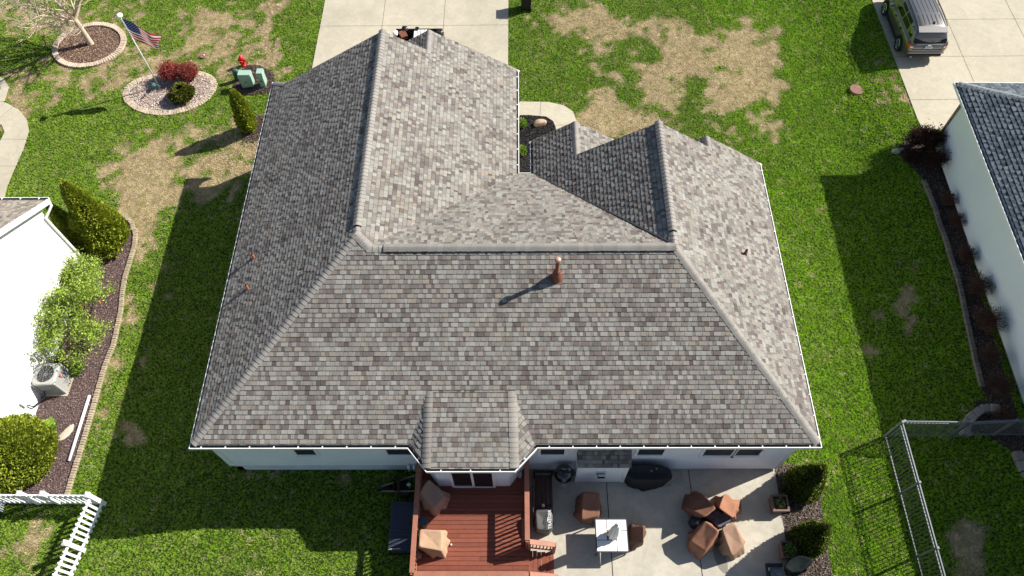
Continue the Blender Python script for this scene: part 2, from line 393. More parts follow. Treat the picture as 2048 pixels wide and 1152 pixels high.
mx = N.new('ShaderNodeMix'); mx.data_type = 'RGBA'; mx.inputs[6].default_value = (.03, .052, .01, 1); mx.inputs[7].default_value = (.40, .315, .185, 1)
ad = N.new('ShaderNodeMath'); ad.operation = 'MULTIPLY_ADD'; L.new(t1.outputs[0], ad.inputs[0]); ad.inputs[1].default_value = .9; ad.inputs[2].default_value = -.55
ad2 = N.new('ShaderNodeMath'); ad2.operation = 'ADD'; ad2.use_clamp = True; L.new(ad.outputs[0], ad2.inputs[0]); L.new(a.outputs['Fac'], ad2.inputs[1])
L.new(ad2.outputs[0], mx.inputs[0])
t2 = N.new('ShaderNodeTexNoise'); t2.inputs['Scale'].default_value = 60; t2.inputs['Detail'].default_value = 4; L.new(tc.outputs['Object'], t2.inputs['Vector'])
mr = N.new('ShaderNodeMapRange'); mr.inputs[1].default_value = .3; mr.inputs[2].default_value = .7; mr.inputs[3].default_value = .55; mr.inputs[4].default_value = 1.35; L.new(t2.outputs[0], mr.inputs[0])
sv = N.new('ShaderNodeVectorMath'); sv.operation = 'SCALE'; L.new(mx.outputs[2], sv.inputs[0]); L.new(mr.outputs[0], sv.inputs['Scale']); L.new(sv.outputs[0], b.inputs['Base Color'])
bp = N.new('ShaderNodeBump'); bp.inputs['Distance'].default_value = .05; bp.inputs['Strength'].default_value = .8; L.new(t2.outputs[0], bp.inputs['Height']); L.new(bp.outputs[0], b.inputs['Normal'])
lawn = arrmesh('lawn', V, F, np.full((len(F), 3), .1), LAWN); tag(lawn, kind='structure')
at_ = lawn.data.attributes.new('dead', 'FLOAT', 'POINT'); at_.data.foreach_set('value', dd.ravel().astype(np.float32))

import bmesh
def drape(name, poly, off, mats, cols=(.5, .5, .5), skirt=.12, mound=None, step=.5):
    bm = bmesh.new(); P = ccw([tuple(p) for p in poly])
    bm.faces.new([bm.verts.new((p[0], p[1], 0)) for p in P])
    xs = [p[0] for p in P]; ys = [p[1] for p in P]
    for ax, lo, hi in ((0, min(xs), max(xs)), (1, min(ys), max(ys))):
        lo = max(lo, -30); hi = min(hi, 44)
        k = math.ceil(lo/step)*step
        while k < hi:
            co = [0, 0, 0]; co[ax] = k; no = [0, 0, 0]; no[ax] = 1
            bmesh.ops.bisect_plane(bm, geom=bm.verts[:]+bm.edges[:]+bm.faces[:], plane_co=co, plane_no=no); k += step
    for v in bm.verts:
        z = float(T(v.co.x, v.co.y))+off
        if mound: z += mound(v.co.x, v.co.y)
        v.co.z = z
    if skirt:
        be = [e for e in bm.edges if len(e.link_faces) == 1]
        r = bmesh.ops.extrude_edge_only(bm, edges=be)
        for g in r['geom']:
            if isinstance(g, bmesh.types.BMVert): g.co.z -= skirt
    bmesh.ops.recalc_face_normals(bm, faces=bm.faces[:])
    me = bpy.data.meshes.new(name); bm.to_mesh(me); bm.free()
    a = me.attributes.new('col', 'FLOAT_COLOR', 'FACE'); a.data.foreach_set('color', [x for _ in me.polygons for x in (*cols, 1)])
    return finish(name, me, mats, None)
def joints(name, segs, off, w_, m):
    mb = MB()
    for (x0, y0), (x1, y1) in segs:
        a = Vector((x0, y0)); b_ = Vector((x1, y1)); d = (b_-a); Ln = d.length; d.normalize(); nn = Vector((-d.y, d.x))*w_/2; k = max(1, int(Ln/.5))
        for i in range(k):
            p = a+d*Ln*i/k; q = a+d*Ln*(i+1)/k
            mb.face([(r_.x, r_.y, float(T(r_.x, r_.y))+off) for r_ in (p-nn, q-nn, q+nn, p+nn)])
    o = mb.build(name, m); return tag(o, kind='structure')
for nm, pl, mm, of in (('driveway', drive, CONC, .03), ('driveway', driveR, CONC, .03), ('front_path', path, CONC, .034), ('patio', patio, CONCP, .03), ('sidewalk', walkL, CONC, .03), ('sidewalk', walkL2, CONC, .026)):
    tag(drape(nm, pl, of, mm), kind='structure')
yj = at(700, 53, 0).y
joints('driveway_joint', [((-6.13, 19.5), (-6.13, 45)), ((-3.35, 19.5), (-3.35, 45)), ((-8.94, yj), (-.42, yj)), ((-8.94, yj+3.4), (-.42, yj+3.4)), ((-8.94, yj-3.6), (-.42, yj-3.6))], .034, .022, JOINT)
jr = G(1895, 55); jr2 = G(1950, 160); jq = G(1970, 0); jq2 = G(2048, 128); jr.x = .5*(jr.x+jr2.x); 
joints('driveway_joint', [((jr.x, 20.7), (jr.x, 45)), ((jr.x+3.0, 20.7), (jr.x+3.0, 45)), ((16.1, G(1860, 114).y), (30, G(1860, 114).y)), ((16.1, G(1870, 200).y), (30, G(1870, 200).y)), ((16.1, G(1870, 40).y), (30, G(1870, 40).y))], .034, .02, JOINT)
joints('patio_joint', [((2.7, 6.5), (2.74, .5)), ((5.28, 6.9), (5.36, .5))], .034, .024, JOINTP)
joints('patio_joint', [((2.76, 2.9), (5.3, 2.9)), ((5.4, 2.9), (7.8, 2.9))], .0345, .016, JOINT)
pj = [G(1082, 204), G(1080, 231)]; joints('path_joint', [((pj[0].x, pj[0].y), (pj[1].x, pj[1].y)), (tuple(G(1112, 252)[:2]), tuple(G(1153, 250)[:2]))], .038, .016, JOINT)
sj = [(0, 279, 58, 280), (0, 333, 32, 333), (-30, 262, 30, 212)]
joints('sidewalk_joint', [(tuple(G(a_, b_)[:2]), tuple(G(c_, d_)[:2])) for a_, b_, c_, d_ in sj], .034, .014, JOINT)
stain = ell(*G(1440, 1115)[:2], .17, .45, 24, .2)
tag(drape('water_stain', stain, .0345, mat('wet_concrete', (.20, .185, .15), .5, noise=[(5, .1)]), skirt=0), kind='structure')

# ------------------------------------------------------------------ planted beds: soil sheet + loose chips
def chips(poly, dens, L0, L1, Wd, pal, off, seed, thick=False):
    R = np.random.default_rng(seed); xs = [p[0] for p in poly]; ys = [p[1] for p in poly]
    A = (max(xs)-min(xs))*(max(ys)-min(ys)); n_ = int(A*dens)
    x = R.uniform(min(xs), max(xs), n_); y = R.uniform(min(ys), max(ys), n_); k = inpoly(x, y, poly); x = x[k]; y = y[k]; n_ = len(x)
    z = T(x, y)+off+R.uniform(0, .03, n_)
    t = R.normal(size=(n_, 3)); t[:, 2] *= .35; t /= np.linalg.norm(t, axis=1)[:, None]
    b_ = R.normal(size=(n_, 3)); b_[:, 2] *= .5; b_ -= t*(b_*t).sum(1)[:, None]; b_ /= np.linalg.norm(b_, axis=1)[:, None]
    Ls = R.uniform(L0, L1, n_)[:, None]/2; Ws = Wd*R.uniform(.6, 1.3, n_)[:, None]/2; P = np.stack([x, y, z], 1)
    V = np.stack([P-t*Ls-b_*Ws, P+t*Ls-b_*Ws*.7, P+t*Ls*.9+b_*Ws, P-t*Ls+b_*Ws*.8], 1)
    C = np.array(pal)[R.integers(0, len(pal), n_)]*R.uniform(.75, 1.25, (n_, 1))
    return V.reshape(-1, 3), np.arange(n_*4).reshape(-1, 4), C
MUL = [(.10, .07, .055), (.16, .115, .095), (.055, .04, .034), (.22, .17, .15), (.035, .025, .022)]
MULR = [(.12, .075, .07), (.17, .12, .12), (.08, .05, .05), (.22, .16, .15), (.30, .23, .20)]
MULT = [(.22, .14, .10), (.32, .22, .16), (.12, .07, .05), (.45, .34, .26), (.17, .11, .08)]
MULK = [(.02, .018, .02), (.035, .03, .032), (.06, .05, .05), (.012, .011, .012)]
GRAV = [(.52, .40, .33), (.60, .50, .43), (.42, .31, .26), (.62, .58, .55), (.30, .22, .19)]
def bed(name, poly, soil, pal, dens, L0=.03, L1=.09, Wd=.022, off=.02, seed=1):
    o = drape(name, poly, off, mat('soil_'+str(seed), soil, .95, noise=[(14, .3), (60, .3)], bump=(50, .8, .03)), skirt=.1)
    V, F, C = chips(poly, dens, L0, L1, Wd, pal, off+.003, seed)
    me = o.data; c = arrmesh(name+'_chips', V, F, C, CHIP)
    return tag(o, kind='structure'), tag(c, kind='stuff')
def bedn(name, chipname, *a, **k):
    o, c = bed(name, *a, **k); c.name = chipname
    return o, c
bedn('mulch_bed', 'bark_mulch', ringT, (.16, .10, .075), MULT, 900, seed=2)
bedn('gravel_bed', 'gravel', ringF, (.42, .35, .30), GRAV, 1300, L0=.025, L1=.06, Wd=.035, seed=3)
bedn('mulch_bed', 'bark_mulch', bed_util, (.08, .055, .045), MUL, 600, seed=4)
bedn('mulch_bed', 'bark_mulch', bed_arb, (.08, .055, .045), MUL, 600, seed=5)
bedn('mulch_bed', 'black_mulch', bed_entry, (.018, .016, .017), MULK, 700, L0=.04, L1=.12, seed=6)
bedn('mulch_bed', 'bark_mulch', bed_patio, (.09, .07, .055), MUL+[(.26, .22, .19)], 900, seed=7)
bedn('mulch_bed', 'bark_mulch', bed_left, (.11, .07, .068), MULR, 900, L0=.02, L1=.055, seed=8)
bedn('mulch_bed', 'bark_mulch', bed_right, (.05, .035, .03), MUL, 500, seed=9)

# ------------------------------------------------------------------ edging: curved runs of blocks
def edging(pts, label, w_=.17, blk=.10, h=.09, col=(.42, .34, .26), closed=False, name='brick_edging', z0=-.03):
    P = [Vector(p[:2]) for p in pts]
    if closed: P.append(P[0])
    cum = [0]
    for i in range(len(P)-1): cum.append(cum[-1]+(P[i+1]-P[i]).length)
    def ev(s_):
        for i in range(len(P)-1):
            if s_ <= cum[i+1]+1e-9: return P[i].lerp(P[i+1], (s_-cum[i])/max(1e-6, cum[i+1]-cum[i]))
        return P[-1]
    n_ = int(cum[-1]/blk); mb = MB()
    for i in range(n_):
        s0 = cum[-1]*i/n_; c_ = ev(s0+cum[-1]/n_/2); d = (ev(min(s0+cum[-1]/n_, cum[-1]))-ev(s0)).normalized()
        ang = math.atan2(d.y, d.x)+random.uniform(-.04, .04); z = float(T(c_.x, c_.y))
        M = Matrix.Translation((c_.x+random.uniform(-.006, .006), c_.y+random.uniform(-.006, .006), z)) @ Matrix.Rotation(ang, 4, 'Z')
        hl = cum[-1]/n_/2-.006
        mb.box((-hl, -w_/2, z0), (hl, w_/2, h+random.uniform(-.008, .008)), 0, jit(col, .14), M, bev=.012)
    c0 = P[0]; o = mb.build(name, STONE, loc=(c0.x, c0.y, float(T(c0.x, c0.y)))); return tag(o, label, 'edging')
edging(offs(ringT, .0), 'tan brick ring around the mulch under the bare tree', .24, .105, .10, (.50, .40, .31), True)
edging(offs(ringF, .08), 'tan brick edging round the gravel bed of the flagpole', .26, .115, .05, (.46, .38, .28), True)
eL = [G(u, v) for u, v in [(232, 431), (250, 434), (264, 446), (272, 470), (270, 492), (262, 520), (251, 555), (246, 585), (243, 620), (236, 655), (228, 690), (215, 722), (205, 752), (196, 785), (186, 822), (175, 860), (164, 896), (152, 935), (142, 968), (134, 996)]]
edging(eL, 'weathered tan block border along the mulch bed of the left white house', .15, .085, .10, (.34, .28, .20))
eR = [G(u, v) for u, v in [(1846, 362), (1856, 385), (1868, 415), (1878, 448), (1890, 480), (1900, 515), (1912, 550), (1922, 590), (1930, 630), (1938, 668), (1946, 705), (1954, 740), (1964, 775)]]
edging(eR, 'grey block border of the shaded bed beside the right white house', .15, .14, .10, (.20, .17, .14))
eS = [G(u, v) for u, v in [(1928, 874), (1927, 858), (1934, 842), (1946, 829), (1960, 821), (1976, 819), (1994, 821)]]
edging(eS, 'curved low wall of large grey stones behind the grey metal fence', .26, .26, .22, (.24, .21, .19), name='stone_wall')
eS2 = [G(u, v) for u, v in [(2030, 905), (2038, 925), (2048, 945), (2062, 960)]]
edging(eS2, 'short row of grey stones at the right border below the fence end', .28, .3, .18, (.24, .22, .20), name='stone_row')

# ================================================================== MAIN HOUSE
ze = 3.128; XL = -9.117; XM = .034; XN = .42; XR = 8.30; Yb = 6.578; Yf = 20.12; Yf2 = 16.127; Yn = 16.24; sb = .5152
s1 = .594; xr = (XL+XM)/2; zr = ze+s1*(XM-XL)/2; s2 = .645; xr2 = (XN+XR)/2; zr2 = ze+s2*(XR-XN)/2
yr1 = Yb+(zr-ze)/sb; yr2 = Yb+(zr2-ze)/sb; mx_ = xr+(zr-zr2)/s1
house = thing('house', (0, 12, 0), 'large white sided house with a grey brown shingled hip and gable roof in the middle', 'house')
roof_mb = MB()
def roofpoly(mb, pts, A, B, third, seed, inset=.1, pal=PAL, expo=EXPO, k=1.0):
    A = Vector(A); B = Vector(B); U = (B-A).normalized(); Nn = U.cross(Vector(third)-A).normalized(); Vv = Nn.cross(U)
    if Vv.z < 0: Vv = -Vv
    P = [((Vector(p)-A).dot(U), (Vector(p)-A).dot(Vv)) for p in pts]; P = ccw(P)
    P = clip(P, [(-99, inset), (99, inset), (99, 99), (-99, 99)])
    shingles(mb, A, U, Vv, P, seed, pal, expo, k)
# west plane, back plane, east plane of the garage wing, front plane, two planes of the right wing
lz = lambda x: ze+s1*(x-XL)
ez = lambda x: ze+s1*(XM-x)
wz = lambda x: ze+s2*(x-XN)
rz_ = lambda x: ze+s2*(XR-x)
Ycorner = at(545, 164, ze).y
roofpoly(roof_mb, [(XL, Yb, ze), (xr, yr1, zr), (xr, Yf, zr), (XL, Yf, ze)], (XL, Yb, ze), (XL, Yf, ze), (xr, Yf, zr), 11)
xh = XL+(xr-XL)*(yr2-Yb)/(yr1-Yb)
roofpoly(roof_mb, [(XL, Yb, ze), (XR, Yb, ze), (xr2, yr2, zr2), (xh, yr2, zr2)], (XL, Yb, ze), (XR, Yb, ze), (xr2, yr2, zr2), 12)
roofpoly(roof_mb, [(xh, yr2, zr2), (mx_, yr2, zr2), (xr, yr1, zr)], (XL, Yb, ze), (XR, Yb, ze), (xr2, yr2, zr2), 12)
b1 = onpl(858, 60, (XM, 0, ze), (s1, 0, 1)); b2 = onpl(1413, 272, (XR, 0, ze), (s2, 0, 1)); b3 = onpl(1150, 243, (XN, 0, ze), (-s2, 0, 1))
Aeast = ((XM, Yn, ze), (XM, Yf, ze), (xr, Yf, zr))
roofpoly(roof_mb, [(XM, Yn, ze), (mx_, yr2, zr2), (xr, yr1, zr), (xr, Yf, zr), (XM, Yf, ze)], *Aeast, 13)
roofpoly(roof_mb, [(XM, Yf, ze), (b1.x, Yf, b1.z), (b1.x, b1.y, b1.z), (XM, b1.y, ze)], *Aeast, 13)
roofpoly(roof_mb, [(mx_, yr2, zr2), (xr2, yr2, zr2), (XN, Yn, ze), (XM, Yn, ze)], (XM, Yn, ze), (XN, Yn, ze), (xr2, yr2, zr2), 14)
Aw = ((XN, Yn, ze), (XN, Yn+3, ze), (xr2, Yf2, zr2))
roofpoly(roof_mb, [(XN, Yn, ze), (xr2, yr2, zr2), (xr2, Yf2, zr2)], *Aw, 15)
ybw = Yn-(b3.x-XN)/(xr2-XN)*(Yn-Yf2)
roofpoly(roof_mb, [(XN, Yn, ze), (b3.x, ybw, b3.z), (b3.x, b3.y, b3.z), (XN, b3.y, ze)], *Aw, 15)
Ae = ((XR, Yb, ze), (XR, Yf2, ze), (xr2, Yf2, zr2))
roofpoly(roof_mb, [(XR, Yb, ze), (xr2, yr2, zr2), (xr2, Yf2, zr2), (XR, Yf2, ze)], *Ae, 16)
roofpoly(roof_mb, [(XR, Yf2, ze), (b2.x, Yf2, b2.z), (b2.x, b2.y, b2.z), (XR, b2.y, ze)], *Ae, 16)
# far sides of the three small front gables
for bb, sgn, s_, y0, w_ in ((b1, -1, s1, Yf-.02, XM-b1.x), (b2, -1, s2, Yf2-.02, XR-b2.x), (b3, 1, s2, Yf2-.05, b3.x-XN)):
    x1 = bb.x+sgn*w_; z1 = bb.z-s_*w_
    roofpoly(roof_mb, [(x1, y0, z1), (x1, bb.y, z1), (bb.x, bb.y, bb.z), (bb.x, y0, bb.z)], (x1, y0, z1), (x1, bb.y, z1), (bb.x, bb.y, bb.z), 17, inset=.0)
# eave return at the front left corner
ra = Vector((XL, Ycorner, ze)); rb = at(592, 163, ze); rb.y = Ycorner; rc = Vector((XL+.62, Yf, lz(XL+.62)))
roofpoly(roof_mb, [ra, rb, (rb.x, Yf, rc.z), rc], ra, rb, rc, 18, inset=.06)
roofpoly(roof_mb, [(XL, Yf, ze), ra, rc], (XL, Yf, ze), ra, rc, 11, inset=.08)
# bay roof over the patio door
B0 = at(815, 893, ze); B1 = at(852, 945, ze); B2 = at(1030, 943, ze); B3 = at(1075, 893, ze)
B0 = Vector((B0.x, Yb+.03, ze)); B3 = Vector((B3.x, Yb+.03, ze)); B2.y = B1.y = (B1.y+B2.y)/2
nb_ = (0, -sb, 1); T1 = onpl(857, 785, (0, Yb, ze), nb_); T2 = onpl(1025, 783, (0, Yb, ze), nb_); T2.y = T1.y; T2.z = T1.z
up_ = Vector((0, 0, .012))
roofpoly(roof_mb, [B1, B2, T2+up_, T1+up_], B1, B2, T2+up_, 19, inset=.08)
roofpoly(roof_mb, [B0, B1, T1+up_], B0, B1, T1+up_, 20, inset=.08)
roofpoly(roof_mb, [B2, B3, T2+up_], B2, B3, T2+up_, 21, inset=.08)
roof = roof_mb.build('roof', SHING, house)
nL = Vector((-s1, 0, 1)).normalized(); nB = Vector((0, -sb, 1)).normalized(); nE = Vector((s1, 0, 1)).normalized(); sF = (zr2-ze)/(Yn-yr2)
nF = Vector((0, sF, 1)).normalized(); nW = Vector((-s2, 0, 1)).normalized(); nR = Vector((s2, 0, 1)).normalized()
def capline(a, b, N1, N2, width=.138, raise_=0., vent=False, parent=roof, col=(.245, .23, .212)):
    a = Vector(a); b = Vector(b); d = (b-a).normalized(); sv_ = []
    for Nn in (N1, N2):
        x = d.cross(Nn).normalized()
        if x.z > 0: x = -x
        sv_.append(x)
    mb = MB()
    if vent:
        vb = MB(); up = Vector((0, 0, 1)); w1 = .13
        prof = lambda p: [p+sv_[0]*w1, p+sv_[0]*w1+up*.045, p+up*.055, p+sv_[1]*w1+up*.045, p+sv_[1]*w1]
        q = prof(a); r = prof(b); vb.add(q+r, [(i, i+1, 6+i, 5+i) for i in range(4)]+[(0, 1, 2, 3, 4), (9, 8, 7, 6, 5)])
        fl = [p_+n_*.004 for p_, n_ in ((a+sv_[0]*.24, N1), (a, N1), (b, N1), (b+sv_[0]*.24, N1))]
        vb.build('ridge_vent', DARKV, parent)
        raise_ = .050
    caps(mb, a, b, sv_[0], sv_[1], width, raise_=raise_, col=col)
    return mb.build('ridge_cap', CAPM, parent)
capline((XL+.1, Yb+.12, ze+.06), (xr, yr1, zr), nL, nB)
capline((XR-.1, Yb+.12, ze+.06), (xr2, yr2, zr2), nR, nB)
capline((mx_+.1, yr2, zr2), (xr, yr1, zr+.01), nE, nB, .15)
xv0 = at(770, 492, zr2).x
capline((mx_, yr2, zr2), (xv0, yr2, zr2), nF, nB)
capline((xr2+.02, yr2, zr2+.0), (xv0, yr2, zr2), nF, nB, .15, vent=True)
yv = at(712, 452, zr).y; capline((xr, yr1-.05, zr), (xr, yv, zr), nL, nE)
capline((xr, yv, zr), (xr, Yf+.02, zr), nL, nE, .15, vent=True)
yv2 = at(1340, 462, zr2).y; capline((xr2, yr2-.05, zr2), (xr2, yv2, zr2), nW, nR)
capline((xr2, yv2, zr2), (xr2, Yf2+.02, zr2), nW, nR, .15, vent=True)
capline((b1.x, b1.y, b1.z), (b1.x, Yf-.1, b1.z), nE, nL); capline((b2.x, b2.y, b2.z), (b2.x, Yf2-.1, b2.z), nR, nW); capline((b3.x, b3.y, b3.z), (b3.x, Yf2+.1, b3.z), nW, nR)
def pn(a, b, c):
    n_ = (Vector(b)-Vector(a)).cross(Vector(c)-Vector(a)).normalized(); return n_ if n_.z > 0 else -n_
nc = pn(B1, B2, T2); nl = pn(B0, B1, T1); nr = pn(B2, B3, T2)
capline(B1+(T1-B1)*.05, T1+up_, nc, nl, .13, col=(.24, .222, .20)); capline(B2+(T2-B2)*.05, T2+up_, nc, nr, .13, col=(.25, .232, .21))
capline((XL+.08, Ycorner-.1, ze+.05), rc, nL, Vector((0, .8, 1)), .12)
# dark strip added along the right valley to paint in its shadow
mb = MB(); mb.bar((XN+.2, Yn-.24, ze+.15), (xr2-.05, yr2+.1, zr2+.01), .05, .012, c=(.05, .05, .055)); mb.build('valley_shade_strip', mat('valley_shade', (.04, .04, .045), .6), roof)

# walls with lap siding
def siding(mb, A, B, poly, expo=.11, c=(.5, .5, .5), mi=0, out=.013):
    A = Vector((A[0], A[1], 0)); B = Vector((B[0], B[1], 0)); U = (B-A).normalized(); Nn = Vector((U.y, -U.x, 0)); poly = ccw(poly)
    z0 = min(p[1] for p in poly); z1 = max(p[1] for p in poly); k = 0
    while z0+k*expo < z1:
        za = z0+k*expo; zb = za+expo; q = clip([(-99, za), (99, za), (99, zb), (-99, zb)], poly); k += 1
        if len(q) < 3: continue
        mb.face([A+U*p[0]+Vector((0, 0, p[1]))+Nn*(out*(zb-p[1])/expo) for p in q], mi, c)
        lo = [p for p in q if abs(p[1]-za) < 1e-4]
        if len(lo) == 2:
            P = [A+U*p[0]+Vector((0, 0, p[1]-.0005)) for p in lo]; mb.face([P[0], P[1], P[1]+Nn*out, P[0]+Nn*out], mi, c)
wx0, wx1, wy = -8.85, 7.95, 6.93
wm = MB(); hz = 3.05
siding(wm, (wx0, wy), (-2.95, wy), [(0, .5), (5.9, .5), (5.9, hz), (0, hz)])
siding(wm, (-2.95, wy), (-2.42, 6.25), [(0, .3), (.862, .3), (.862, hz), (0, hz)])
siding(wm, (-2.42, 6.25), (-.28, 6.25), [(0, .3), (2.14, .3), (2.14, hz), (0, hz)])
siding(wm, (-.28, 6.25), (.25, wy), [(0, .3), (.862, .3), (.862, hz), (0, hz)])
siding(wm, (.25, wy), (wx1, wy), [(0, .1), (7.7, .1), (7.7, hz), (0, hz)])
siding(wm, (wx1, wy), (wx1, 15.8), [(0, .1), (8.87, .1), (8.87, hz), (0, hz)])
def gz(L_, s_, top, base=.1): return [(0, base), (L_, base), (L_, hz), (L_/2, hz+s_*L_/2-.1), (0, hz)]
siding(wm, (wx1, 15.8), (.8, 15.8), gz(7.15, s2, 0)); siding(wm, (.8, 15.8), (.8, 15.9), [(0, .1), (.1, .1), (.1, hz), (0, hz)])
siding(wm, (.8, 15.95), (-.35, 15.95), [(0, .1), (1.15, .1), (1.15, hz), (0, hz)])
siding(wm, (-.35, 15.95), (-.35, 19.75), [(0, .1), (3.8, .1), (3.8, hz), (0, hz)])
siding(wm, (-.35, 19.75), (wx0, 19.75), gz(8.5, s1, 0)); siding(wm, (wx0, 19.75), (wx0, wy), [(0, .35), (12.82, .35), (12.82, hz), (0, hz)])
wall = wm.build('wall', WHITE, house)
fm = MB(); fm.box((wx0+.06, wy-.0, -.6), (-2.95, wy+.2, .5)); fm.box((wx0+.06, wy, -.8), (wx0+.26, 19.7, .36)); fm.box((-2.9, 6.31, -.3), (.2, 6.9, .31)); fm.box((.25, wy+.004, -.1), (wx1-.02, 7.1, .11)); fm.box((wx1-.2, 7.1, -.3), (wx1-.012, 15.7, .11))
fm.build('foundation', FOUND, house)
# porch posts under the small front gables, corner boards, soffit
for x, y in ((wx0, wy), (wx1, wy), (wx0, 19.75), (wx1, 15.8), (-.35, 19.75)):
    cb = MB(); cb.box((x-.075, y-.03, .12 if x > 0 else .5), (x+.075, y+.09, hz)) if y < 8 else cb.box((x-.06, y-.06, .12), (x+.06, y+.03, hz))
    if x == wx0 and y == wy: cb.box((wx0-.03, wy-.028, .5), (wx0+.06, wy+.12, hz+.002))
    cb.build('corner_board', TRIM, house)
sf = MB()
for x0, x1, y0, y1 in ((XL+.12, wx0-.03, Yb+.12, Yf), (wx1+.03, XR-.12, Yb+.12, Yf2), (wx0-.03, wx1+.03, Yb+.12, wy+.1), (wx0, XM-.1, 19.75, Yf), (.8, XR-.12, 15.8, Yf2), (XN+.1, .85, 15.9, b3.y-.05), (-.4, XM-.1, 15.9, Yf)):
    sf.box((x0, y0, ze-.13), (x1, y1, ze-.10))
sf.face([(B0.x+.1, Yb+.1, ze-.1), (B1.x+.1, B1.y+.1, ze-.1), (B2.x-.1, B2.y+.1, ze-.1), (B3.x-.1, Yb+.1, ze-.1)])
sf.build('soffit', TRIM, house)
# rake boards of the front gables and of the three small gables
def rake(xa, za, xb, zb, y):
    fs_ = MB(); fs_.bar((xa, y-.03, za-.10), (xb, y-.03, zb-.10), .03, .17); fs_.build('rake_board', TRIM, house)
rake(XL+.1, ze+.06, xr, zr, Yf); rake(XM-.1, ze+.06, xr, zr, Yf-.001); rake(XN+.1, ze+.06, xr2, zr2, Yf2); rake(XR-.1, ze+.06, xr2, zr2, Yf2-.001)
for bb, xe in ((b1, XM), (b2, XR), (b3, XN)):
    rake(xe, ze, bb.x, bb.z, bb.y); rake(2*bb.x-xe, ze, bb.x, bb.z, bb.y-.001)
for xa, xb, y in ((-4.1, XM-.3, b1.y-.25), (XN+.35, 2*b3.x-XN-.2, b3.y-.3), (2*b2.x-XR+.2, XR-.3, b2.y-.25)):
    g = MB(); z_ = ze+(s1 if y > 20 else s2)*(xb-xa)/2
    siding(g, (xb, y), (xa, y), [(0, 2.3), (xb-xa, 2.3), (xb-xa, ze), ((xb-xa)/2, z_), (0, ze)]); g.build('gable_wall', WHITE, house)
# porch columns
for x in (XN+.5, 2.3):
    p = MB(); p.box((x-.1, b3.y-.42, 0), (x+.1, b3.y-.22, 2.9)); p.box((x-.15, b3.y-.47, .0), (x+.15, b3.y-.17, .3)); p.build('porch_column', TRIM, house)
g = MB(); g.box((-7.9, 19.68, .05), (-5.2, 19.79, 2.3)); g.build('garage_door', TRIM, house); g = MB(); g.box((-4.2, 19.68, .05), (-1.2, 19.79, 2.3)); g.build('garage_door', TRIM, house)

# gutters
def miter(path, d, closed=False):
    n_ = len(path); out = []
    for i in range(n_):
        a = Vector(path[max(i-1, 0)]); b_ = Vector(path[i]); c = Vector(path[min(i+1, n_-1)])
        e1 = (b_-a).normalized() if i else (c-b_).normalized(); e2 = (c-b_).normalized() if i < n_-1 else e1
        n1 = Vector((-e1.y, e1.x)); n2 = Vector((-e2.y, e2.x)); mm = (n1+n2).normalized(); out.append(b_+mm*d/max(.3, mm.dot(n1)))
    return out
def gutter(path, z=ze, parent=house, mat_in=None, hang=.62):
    """path: outer lip, house on the left-hand side"""
    mb = MB(); P = {d: miter(path, d) for d in (0, .022, .1, .118)}
    v = lambda d, i, h: (P[d][i].x, P[d][i].y, z+h)
    for i in range(len(path)-1):
        j = i+1
        mb.face([v(0, i, -.11), v(0, j, -.11), v(0, j, 0), v(0, i, 0)], 0); mb.face([v(0, i, 0), v(0, j, 0), v(.022, j, .001), v(.022, i, .001)], 0)
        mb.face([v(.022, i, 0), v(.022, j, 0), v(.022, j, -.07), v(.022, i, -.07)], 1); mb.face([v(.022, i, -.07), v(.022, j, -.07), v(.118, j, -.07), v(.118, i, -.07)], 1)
        mb.face([v(0, i, -.11), v(.118, i, -.12), v(.118, j, -.12), v(0, j, -.11)], 0); mb.face([v(.118, i, -.12), v(.118, j, -.12), v(.118, j, .04), v(.118, i, .04)], 0)
        a = Vector(v(0, i, 0)); b_ = Vector(v(0, j, 0)); Ln = (b_-a).length; dd_ = (b_-a).normalized(); nn = Vector((-dd_.y, dd_.x, 0)); k = int(Ln/hang)
        for q in range(k):
            c = a+dd_*(q+.5)*Ln/k; mb.box((-.016, .01, -.014), (.016, .085, .004), 0, M=Matrix(((dd_.x, nn.x, 0, c.x), (dd_.y, nn.y, 0, c.y), (0, 0, 1, c.z), (0, 0, 0, 1))))
    for i in (0, len(path)-1): mb.face([v(0, i, 0), v(.118, i, 0), v(.118, i, -.12), v(0, i, -.11)], 0)
    return mb.build('gutter', [GUT, mat_in or GUTIN], parent)
gutter([(rb.x, Ycorner), (XL, Ycorner), (XL, Yb), (B0.x, Yb), (B1.x, B1.y), (B2.x, B2.y), (B3.x, Yb), (XR, Yb), (XR, b2.y)])
gutter([(XN, b3.y), (XN, Yn), (XM, Yn), (XM, b1.y)])
# windows
def window(x0, x1, z0, z1, parent=house, y=wy, mullion=False, name='window'):
    f = MB(); t = .075; yo = y-.05
    for a in ((x0-t, z0-t, x1+t, z0), (x0-t, z1, x1+t, z1+t), (x0-t, z0, x0, z1), (x1, z0, x1+t, z1)): f.box((a[0], yo, a[1]), (a[2], y+.02, a[3]))
    f.box((x0-t-.02, yo-.03, z0-t-.02), (x1+t+.02, yo, z0-t+.02))
    o = f.build(name, TRIM, parent); g_ = MB(); g_.box((x0, y-.02, z0), (x1, y-.01, z1)); g_.build('pane', SCREEN, o)
    h_ = MB(); h_.box((x0, y-.04, (z0+z1)/2-.02), (x1, y-.021, (z0+z1)/2+.02)); h_.build('sash_rail', TRIM, o); return o
for x0, x1, z0 in ((-6.55, -5.97, 1.58), (-3.86, -3.12, 1.58), (.63, 1.32, 1.58), (3.47, 4.22, 1.52), (5.40, 6.24, 1.47), (6.35, 7.06, 1.47)): window(x0, x1, z0, 2.65)
dr = MB(); yd = 6.25
